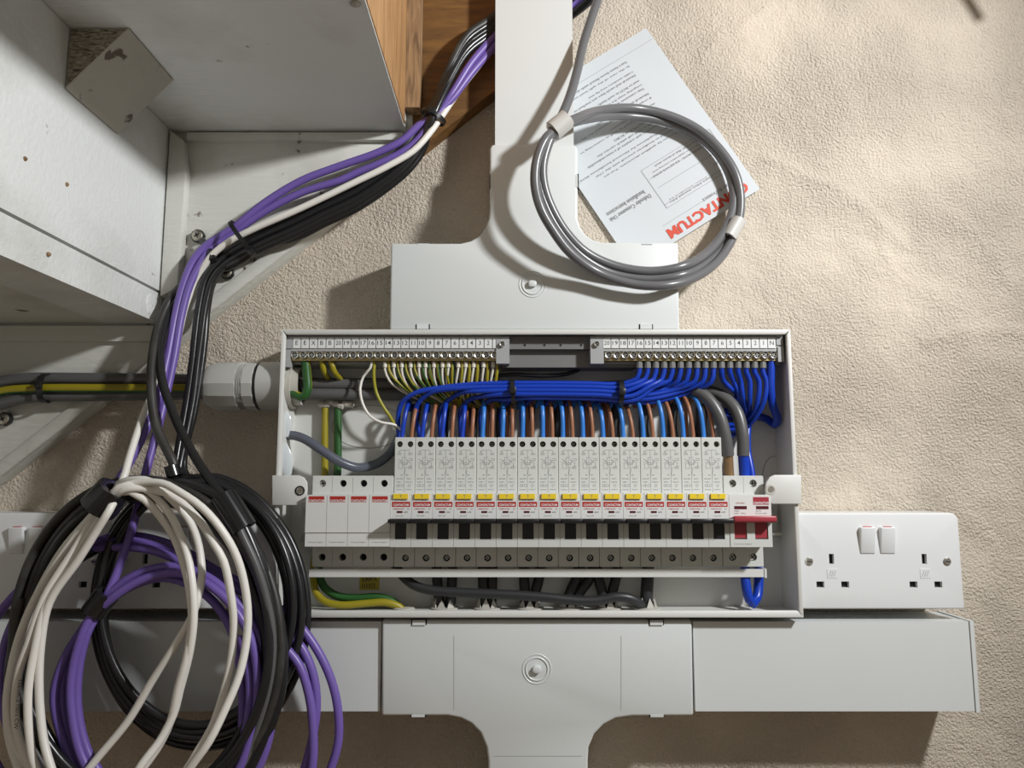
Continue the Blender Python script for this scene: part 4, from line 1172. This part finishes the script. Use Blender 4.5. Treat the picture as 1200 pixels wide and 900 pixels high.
# printed lettering along one strand
bm = B()
A_, Bz = P(24, 800, .1315), P(19, 850, .1315)
d_ = (Bz - A_).normalized(); u_ = V((0, -1, 0)).cross(d_).normalized()
text(bm, 'TELUK 2 Pairs CW', A_ * .5 + Bz * .5, .036, .0032, d_, u_, 0)
for v_ in bm.verts: v_.co.y -= .0
obj('lettering', bm, M_inkd, wc)

def pur(off, Yo=0): return [(596, 24 + off * .7, .032), (578, 44 + off, .040), (552, 74 + off, .047), (532, 106 + off * .6, .049), (512, 135, .050)]
p1 = pur(0) + [(491, 147, .052), (471, 165, .052), (440, 180, .052), (400, 194, .052), (353, 212, .053), (310, 238, .053), (275, 266, .052), (243, 287, .052), (228, 303, .054), (215, 333, .056), (206, 368, .058), (196, 420, .064), (184, 470, .074), (170, 505, .084), (150, 545, .092), (128, 582, .096), (112, 615, .094), (103, 638, .090)]
PA = [(133, 628), (167, 629), (207, 641), (253, 668), (300, 693), (337, 721), (356, 739), (377, 771), (391, 806), (397, 842), (396, 872), (386, 905), (355, 975), (290, 1035), (190, 1055), (90, 1020), (15, 930), (-28, 830), (-18, 750), (18, 696), (60, 663), (98, 641)]
PA2 = [(135, 634), (170, 636), (210, 650), (258, 679), (303, 706), (338, 741), (355, 761), (368, 794), (371, 829), (366, 865), (350, 920), (310, 990), (240, 1025), (140, 1010), (50, 930), (4, 830), (6, 755), (40, 690), (75, 660), (100, 645)]
PA3 = [(130, 641), (175, 644), (215, 660), (262, 692), (305, 728), (339, 764), (351, 780), (362, 814), (367, 857), (365, 905), (345, 960), (290, 1010)]
for q, yy in ((PA, .080), (PA2, .086), (PA3, .092)): p1 += [(a, b2, yy) for a, b2 in q]
wire('coiled_cable', 'purple cable whose loops bulge out beyond the black coils', 'cable', M_purple, run(p1), .0036, 'coiled cables under the stairs', n=10, step=.006)
p2 = pur(12) + [(500, 152, .052), (481, 172, .052), (455, 187, .052), (417, 203, .051), (400, 211, .051), (353, 226, .051), (310, 248, .051), (278, 270, .050), (249, 290, .050), (238, 304, .053), (223, 333, .056), (213, 368, .058), (204, 420, .062), (193, 470, .068), (180, 520, .078), (168, 565, .086), (158, 608, .092), (143, 655, .098), (124, 700, .104)]
PB1 = [(107, 724), (78, 767), (64, 811), (69, 851), (89, 900), (140, 970), (210, 990), (270, 950), (305, 895), (317, 855), (319, 815), (313, 773), (293, 727), (262, 690), (235, 672), (200, 664), (160, 673), (122, 702)]
PB2 = [(100, 735), (85, 785), (84, 833), (100, 895), (150, 950), (220, 960), (272, 915), (297, 850), (302, 800), (294, 748), (268, 705), (235, 680), (205, 671), (165, 680), (125, 706)]
PB3 = [(95, 740), (74, 795), (77, 850), (95, 900), (150, 965), (215, 975), (260, 925), (281, 870), (284, 810), (274, 745), (250, 705), (220, 684), (190, 677), (150, 689), (122, 710)]
PB4 = [(105, 735), (92, 785), (92, 840), (110, 895), (160, 945), (225, 945), (275, 890), (291, 840), (292, 790), (282, 745)]
for q, yy in ((PB1, .104), (PB2, .110), (PB3, .100), (PB4, .107)): p2 += [(a, b2, yy) for a, b2 in q]
wire('coiled_cable', 'purple cable wound in the smaller loops inside the white coil', 'cable', M_purple, run(p2), .0035, 'coiled cables under the stairs', n=10, step=.006)

def ell(cx, cy, rx_, ry_, a0, turns, Y0, Y1, wob=3.0, seed=0, n=22):
    """hand-wound turns: angle 90 = top, running clockwise in the picture"""
    out = []; rnd = random.Random(seed); N_ = int(n * turns)
    ph = rnd.uniform(0, 6)
    for i in range(N_ + 1):
        t = i / n
        a = math.radians(a0) - 2 * math.pi * t
        k = wob * math.sin(1.37 * a + ph) * (1 + t * .15) + wob * .3 * t - wob
        out.append((cx + (rx_ + k) * math.cos(a), cy - (ry_ + k * 1.2) * math.sin(a), Y0 + (Y1 - Y0) * i / N_ + .003 * math.sin(2.3 * a + ph)))
    return out
def blk(o1): return [(596, 2 + o1 * .5, .030 + o1 * .0006), (578, 24 + o1, .040), (548, 46 + o1 * 1.2, .046), (530, 76 + o1 * 1.1, .050), (507, 128 + o1 * .8, .050 + .0005 * o1)]
mid_b = [(491, 164), (476, 185), (452, 206), (415, 231), (375, 250), (345, 265), (298, 286), (266, 304)]
b1 = blk(0) + [(a + 0, b2 - 5, .050) for a, b2 in mid_b] + [(243, 322, .054), (234, 354, .055), (229, 391, .056), (226, 420, .057), (219, 470, .060), (211, 515, .066), (205, 548, .072)]
b1 += ell(231, 712, 121, 152, 105, 2.9, .074, .090, 2.5, 1)
b2_ = blk(5) + [(a + 2, b2 + 3, .052) for a, b2 in mid_b] + [(250, 326, .054), (241, 356, .055), (236, 391, .056), (232, 420, .057), (226, 470, .060), (217, 515, .066), (210, 550, .072)]
b2_ += ell(229, 710, 112, 145, 100, 2.9, .078, .094, 3.0, 2)
wire('coiled_cable', 'glossy black cable dropping straight to the outermost black loops by the enclosure', 'cable', M_black, run(b1), .0034, 'coiled cables under the stairs', n=10, step=.006)
wire('coiled_cable', 'glossy black cable dropping to the inner black loops by the enclosure', 'cable', M_black, run(b2_), .0034, 'coiled cables under the stairs', n=10, step=.006)
b3 = blk(-4) + [(a - 3, b2 - 12, .049) for a, b2 in mid_b] + [(240, 308, .047), (222, 326, .046), (203, 346, .050), (189, 372, .060), (180, 408, .075), (177, 450, .087), (183, 500, .096), (205, 550, .104)]
b3 += ell(172, 762, 153, 195, 80, 4.8, .092, .112, 4.0, 3)
b4 = blk(9) + [(a + 1, b2 + 9, .051) for a, b2 in mid_b] + [(248, 316, .046), (226, 334, .046), (204, 356, .051), (190, 392, .066), (189, 440, .081), (202, 482, .087), (224, 528, .096), (250, 568, .106), (268, 592, .110)]
b4 += [(x_, y_, Y_) for x_, y_, Y_ in ell(168, 760, 144, 184, 52, 3.6, .098, .113, 4.0, 4)]
wire('coiled_cable', 'brownish black cable taped at the top of the large left loops', 'cable', M_worn, run(b3), .0038, 'coiled cables under the stairs', n=10, step=.006)
wire('coiled_cable', 'dusty black cable crossing the others into the taped bundle right of the white loops', 'cable', M_black, run(b4), .0037, 'coiled cables under the stairs', n=10, step=.006)
b5 = [(270, 590, .108), (286, 618, .108), (308, 664, .106), (324, 712, .104), (331, 760, .104), (330, 800, .104), (320, 840, .104), (300, 890, .104), (262, 950, .104), (190, 985, .102), (90, 960, .100), (30, 890, .098), (12, 800, .098), (28, 720, .098), (70, 650, .100), (130, 592, .104), (200, 566, .106), (250, 578, .108), (278, 605, .109), (300, 650, .109), (316, 700, .108), (322, 750, .108), (320, 800, .108), (308, 850, .106), (285, 900, .106)]
wire('coiled_cable', 'thick worn black cable hanging from the tape right of the white loops', 'cable', M_black, run(b5), .0046, 'coiled cables under the stairs', n=12, step=.006)
wire('coiled_cable', 'grey cable end emerging below the tape among the black loops', 'cable', M_tail, px((262, 585, .116), (274, 604, .118), (283, 625, .117), (300, 662, .115), (312, 700, .113), (319, 740, .112), (318, 790, .111), (306, 840, .110), (286, 895, .108), (262, 940, .106)), .0032, 'coiled cables under the stairs', n=10)
b6 = blk(13) + [(a + 4, b2 + 13, .046) for a, b2 in mid_b[:6]] + [(294, 292, .046), (266, 308, .047), (250, 330, .047), (243, 360, .050), (240, 395, .052)]
b6 += [(236, 430, .054), (228, 480, .058), (215, 540, .066)] + ell(236, 716, 124, 160, 98, 1.9, .068, .074, 2.0, 6)
wire('coiled_cable', 'rearmost glossy black cable of the bundle by the enclosure', 'cable', M_black, run(b6), .0033, 'coiled cables under the stairs', n=10, step=.006)

# ties, tape and screw-down bases
def tie(c, d, ra, rb, label, wdt=.0036, head=None):
    t = thing('cable_tie', label, 'cable tie', c)
    q = B(); band(q, c, d, ra, rb, wdt, .0011); obj('strap', q, M_blackp, t, smooth=True, ang=.5)
    u = d.normalized().cross(V((0, -1, 0))).normalized()
    hd = c + u * (head[0] if head else 0) + V((0, -(head[1] if head else rb + .002), 0))
    q = B(); orient_box(q, hd, d, .006, .006, .004); obj('head', q, M_blackp, t, bevel=.0008)
    return t
def pd(a, b2, Y): return P(b2[0], b2[1], Y) - P(a[0], a[1], Y)
tie(P(508, 137, .050), pd((520, 115), (495, 158), .05), .0115, .0105, 'black tie gripping the cables beside the bare wood')
tie(P(284, 279, .054), pd((300, 268), (268, 290), .05), .0180, .0135, 'black tie with its stub end over the cable bend by the stair string', .004, (-.019, .006))
tie(P(54, 455, .046), V((1, 0, 0)), .0125, .0098, 'black tie round the tails and earth left of the gland', .0055, (-.002, .011))
tie(P(601, 459, .0475), V((1, 0, .05)), .0098, .0095, 'left black tie round the blue wire bundle', .0038)
tie(P(727, 460.5, .048), V((1, 0, -.05)), .0105, .0095, 'right black tie round the blue wire bundle', .0045)

def tape(c, d, l, ra, rb, m, label, cat='tape'):
    q = B(); band(q, c, d, ra * .55, rb * .55, l, ra * .45, 24)
    # rumpled outer skin
    for v_ in q.verts:
        v_.co += V((noise.noise(v_.co * 160), noise.noise(v_.co * 160 + V((5, 0, 0))), noise.noise(v_.co * 160 + V((0, 7, 0))))) * .0012
    return tag(obj('tape_wrap', q, m, smooth=True, ang=1.0), label, cat)
tape(P(125, 585, .124), pd((140, 570), (112, 600), .12), .020, .0135, .019, M_tapeb, 'black tape binding the white loops')
tape(P(118, 706, .105), pd((130, 692), (106, 722), .10), .018, .0095, .011, M_tapeb, 'black tape binding the inner purple loops')
tape(P(98, 643, .088), pd((110, 638), (86, 652), .09), .015, .009, .010, M_tapeb, 'black tape on the outer purple loops')
tape(P(274, 600, .112), pd((262, 580), (288, 622), .11), .032, .0105, .012, M_tapeb, 'shiny black tape wrapped lengthwise on the thick black loops')
tape(P(203, 552, .104), pd((200, 540), (207, 566), .10), .009, .006, .007, M_tapeb, 'small black tape on the brownish cable')

def clip_base(ca, Y, rot, label, strap=None):
    t = thing('screw_clip', label, 'clip', P(ca[0], ca[1], Y - .004))
    c = P(ca[0], ca[1], Y)
    q = B(); n_ = 8
    pts = [(c.x + .0066 * math.cos(2 * math.pi * (k + rot) / n_), c.z + .0066 * math.sin(2 * math.pi * (k + rot) / n_)) for k in range(n_)]
    prism(q, pts, Y - .005, Y); bs = obj('saddle', q, M_blackp, t, bevel=.0007)
    if strap:
        q = B(); tube(q, px(*strap), .0034, 8, flat=.5); obj('arm', q, M_blackp, t, smooth=True)
    q = B(); lathe(q, V((c.x, -Y + .0005, c.z)), V((0, -1, 0)), [(0, .0052), (.0008, .0052), (.0018, .0036)], 18)
    for k in range(2):
        an = .5 + k * math.pi / 2
        orient_box(q, V((c.x, -Y - .0014, c.z)), V((math.cos(an), 0, math.sin(an))), .0048, .0011, .0008, 1)
    obj('screw', q, [M_zincd, M_dark], t, smooth=True)
clip_base((231, 276), SY + .006, .2, 'black clip with a brass coloured screw above the cable bend', [(236, 281, .040), (243, 291, .050), (249, 302, .058), (254, 312, .048), (260, 317, .038)])
clip_base((265, 319), SY + .006, .6, 'black clip with a brass coloured screw below the cable bend')
clip_base((4, 491), SY + .006, .3, 'black clip with a screw under the tails at the picture edge')

# ------------------------------------------------------------------ grey loop, spare cables and the leaflet
GL0 = [(716, -60, .030), (706, -22, .040), (702, -5, .050), (693, 22, .056), (684, 50, .061), (676, 85, .070), (667, 115, .079), (655, 143, .086)]
GLA = [(643, 168), (636, 195), (638, 220), (648, 247), (664, 273), (687, 296), (722, 312), (764, 318), (800, 312), (832, 293), (852, 265), (860, 235), (855, 205), (838, 177), (810, 155), (772, 141), (730, 136), (690, 139), (660, 148)]
GLB = [(640, 162), (629, 188), (627, 217), (634, 245), (648, 270), (668, 296), (700, 319), (742, 333), (785, 334), (822, 321), (849, 296), (865, 262), (868, 232), (862, 204), (846, 178), (820, 153), (786, 136), (745, 127), (705, 129), (675, 139), (655, 150)]
GLC = [(638, 168), (632, 192), (632, 218), (642, 248), (658, 275), (682, 301), (716, 320), (760, 327), (800, 322), (832, 305), (852, 285), (864, 264)]
def lerp(t, xs, ys):
    for (x0_, y0_), (x1_, y1_) in zip(zip(xs, ys), list(zip(xs, ys))[1:]):
        if t <= x1_: return y0_ + (y1_ - y0_) * max(0, (t - x0_)) / (x1_ - x0_)
    return ys[-1]
def LYD(a, b2):
    lo_ = lerp(a, (630, 665, 700, 745, 803, 840, 868), (.090, .078, .066, .063, .0625, .030, .013))
    up_ = lerp(a, (630, 655, 682, 710, 745, 800, 868), (.090, .086, .070, .036, .020, .013, .012))
    t = max(0, min(1, (b2 - 170) / 90.0))
    return up_ * (1 - t) + lo_ * t
gp = GL0 + [(a, b2, LYD(a, b2)) for a, b2 in GLA] + [(a, b2, LYD(a, b2) + .0070) for a, b2 in GLB] + [(a, b2, LYD(a, b2) - .002) for a, b2 in GLC]
wire('coiled_cable', 'grey cable hung in a round loop over the leaflet', 'cable', M_gcab, run(gp), .0042, n=12, step=.005)
t_ = tape(P(656, 147, .088), pd((672, 135), (640, 162), .076), .017, .0088, .012, M_tapew, 'white tape at the upper left of the grey loop')
t_ = tape(P(860, 268, .026), pd((868, 255), (850, 286), .076), .020, .0072, .0095, M_tapew, 'white tape at the lower right of the grey loop')
for k, (a, m_, nm) in enumerate(((0, M_black, 'upper black'), (9, M_purple, 'middle purple'), (17, M_black, 'lower black'))):
    wire('spare_cable', nm + ' cable passing behind the upright trunking at the top edge', 'cable', m_, px((650, 14 + a, .024), (668, 2 + a, .026), (684, -10 + a, .028), (700, -24 + a, .030), (725, -50 + a, .03)), .0042, n=10)

# leaflet: a frame of reference on the sheet, origin at its printed head
LY = .0036
TL = P(890, 222, LY); DR = P(757, 33, LY); 
dv = (DR - TL).normalized()                       # down the page
du = V((dv.z, 0, -dv.x)); 
if du.x > 0: du = -du                             # along the lines of print
LH = (DR - TL).length; LW = LH * .74
leaf = thing('leaflet', 'white printed instruction leaflet stuck askew to the wall behind the grey loop', 'leaflet', TL)
def pg(u, v, lift=0.0):
    p = TL + du * u + dv * v
    s = max(0, (u / LW)); k = .0014 * math.sin(u / LW * 3.0 + .3) + .0010 * math.sin(v / LH * 4 + 1)
    return V((p.x, p.y - abs(k) - lift, p.z))
bm = B(); nu, nv = 14, 20
gd = [[bm.verts.new(pg(LW * i / nu, LH * j / nv)) for i in range(nu + 1)] for j in range(nv + 1)]
gd2 = [[bm.verts.new(pg(LW * i / nu, LH * j / nv) + V((0, .0003, 0))) for i in range(nu + 1)] for j in range(nv + 1)]
for j in range(nv):
    for i in range(nu):
        bm.faces.new((gd[j][i], gd[j][i + 1], gd[j + 1][i + 1], gd[j + 1][i])); bm.faces.new((gd2[j][i], gd2[j + 1][i], gd2[j + 1][i + 1], gd2[j][i + 1]))
for i in range(nu):
    bm.faces.new((gd[0][i], gd2[0][i], gd2[0][i + 1], gd[0][i + 1])); bm.faces.new((gd[nv][i], gd[nv][i + 1], gd2[nv][i + 1], gd2[nv][i]))
for j in range(nv):
    bm.faces.new((gd[j][0], gd[j + 1][0], gd2[j + 1][0], gd2[j][0])); bm.faces.new((gd[j][nu], gd2[j][nu], gd2[j + 1][nu], gd[j + 1][nu]))
fixn(bm)
obj('sheet', bm, M_paper, leaf, smooth=True, ang=.8)
def page(pxy):                                    # photo place -> page coordinates
    q = P(pxy[0], pxy[1], LY) - TL
    return q.dot(du), q.dot(dv)
def ptext(bm, s, u, v, width, height, mi=0, bold=0.0):
    """left end of the line at u, its middle at v"""
    vs, fs, w_, h_ = text_geo(s, bold)
    sx = width / w_; sy = height / h_
    nvs = [bm.verts.new(pg(u + (q.x + w_ / 2) * sx, v - q.y * sy, .0004)) for q in vs]
    for f in fs:
        fc = bm.faces.new([nvs[i] for i in f]); fc.material_index = mi
        fc.normal_update()
        if fc.normal.y > 0: fc.normal_flip()
def pline(bm, u0, v0, u1, v1, t=.00035, mi=0):
    n_ = max(1, int(math.hypot(u1 - u0, v1 - v0) / .01))
    for k in range(n_):
        a = pg(u0 + (u1 - u0) * k / n_, v0 + (v1 - v0) * k / n_, .0004); b2 = pg(u0 + (u1 - u0) * (k + 1) / n_, v0 + (v1 - v0) * (k + 1) / n_, .0004)
        bar(bm, a, b2, t, mi)
ua, va = page((875, 218)); ub, vb = page((783, 276))
bm = B(); ptext(bm, 'CONTACTUM', ua, (va + vb) / 2, ub - ua, .0108, 0, .045); obj('heading', bm, M_paperred, leaf)
bm = B()
ua, va = page((866, 208)); ub, vb = page((823, 236)); ptext(bm, 'Connect & Protect', ua, va * .5 + vb * .5 - .0008, ub - ua, .0040)
uh, vh = page((776, 266)); pline(bm, uh - .075, vh, uh, vh, .0003)
for pa, pb, s in (((762, 230), (715, 259), 'Defender Consumer Unit'), ((755, 226), (711, 252), 'Installation Instructions')):
    ua, va = page(pa); ub, vb = page(pb); ptext(bm, s, ua, (va + vb) / 2, ub - ua, .0046, 0, .004)
u0, v0 = page((781, 245)); u1, v1 = page((751, 201)); vA, vB = v0, v1; uR = u0; uL = u0 - .082
for q in ((uL, vA, uR, vA), (uL, vB, uR, vB), (uL, vA, uL, vB), (uR, vA, uR, vB), (uL, vA + .004, uR, vA + .004), (uL, vA + .022, uR - .004, vA + .022), (uL, vB - .012, uR - .002, vB - .012)): pline(bm, *q)
for k, (s, f) in enumerate((('Part No: Serial No', .05), ('Date: Installed by', .045))): ptext(bm, s, uR - .006 - f, vA + .003 + .0028 * k, f, .0014)
for k in range(3): ptext(bm, ['CAUTION  Risk of electric shock', 'Disconnect supply before removing cover', 'ISOLATE  ELSEWHERE'][k], uR - .064, vB - .0035 - .0042 * k, [.050, .056, .058][k], .0020, 0, .004)
ptext(bm, 'Sign', uL + .006, vA + .012, .012, .0030)
# body copy (further down the page)
lines = [('For use by qualified electricians. You are', 3.0), ('advised to familiarise yourself with the 17th', 3.0), ('Edition Regulations for Electrical Installations BS7671', 3.0), None,
         ('The consumer unit consists of a noncombustible', 3.0), ('enclosure, a DIN rail which carries the', 3.0), ('switch with the MCB or RCBO.', 3.0), None,
         ('The unit is supplied as well as connecting to', 3.0), ('the required configuration.', 3.0), None,
         ('If required the incoming terminal for the', 3.0), ('Neutral and earth bars of each', 3.0), None,
         ('This consumer unit has a number of', 3.0), ('outgoing ways for the circuits and', 3.0), ('end to RCD in each bank.', 3.0), None,
         ('Neutral and earth bars are marked to', 3.0), ('Cable numbers vary by size', 3.0), None,
         ('In the case of the split load unit the', 3.0), ('bars have been fitted with the link', 3.0), ('connecting the busbar to the RCD and', 3.0), ('also rotary isolators are provided to', 3.0), ('load configuration.', 3.0)]
us, vs_ = page((769, 158)); v = vs_
us0 = page((800, 150))[0]
um = page((818, 186))[0]; vfirst = page((742, 187))[1]
v = vfirst
for k, l in enumerate(lines):
    if l is None: v += .0024; continue
    wdt = .00205 * len(l[0])
    ptext(bm, l[0], um + .004, v, wdt, .0024); v += .0047
    if v > LH - .02: break
u0, v0 = 0.004, LH - .012
pline(bm, .002, LH - .0135, LW - .002, LH - .0135, .0003)
obj('print', bm, M_ink, leaf)

# unseen cord, added only to cast the grey shadow streak at the upper right
sh = P(1149, 24, 0)
c0 = sh + (LAMP - sh) * .14
wire('shadow_cord', 'unseen grey cord end added to cast a shadow at the upper right of the wall', 'cord', M_tail, [c0, c0 + V((-.022, 0, .05)), c0 + V((-.03, -.02, .16)), c0 + V((-.02, -.05, .34))], .0050)
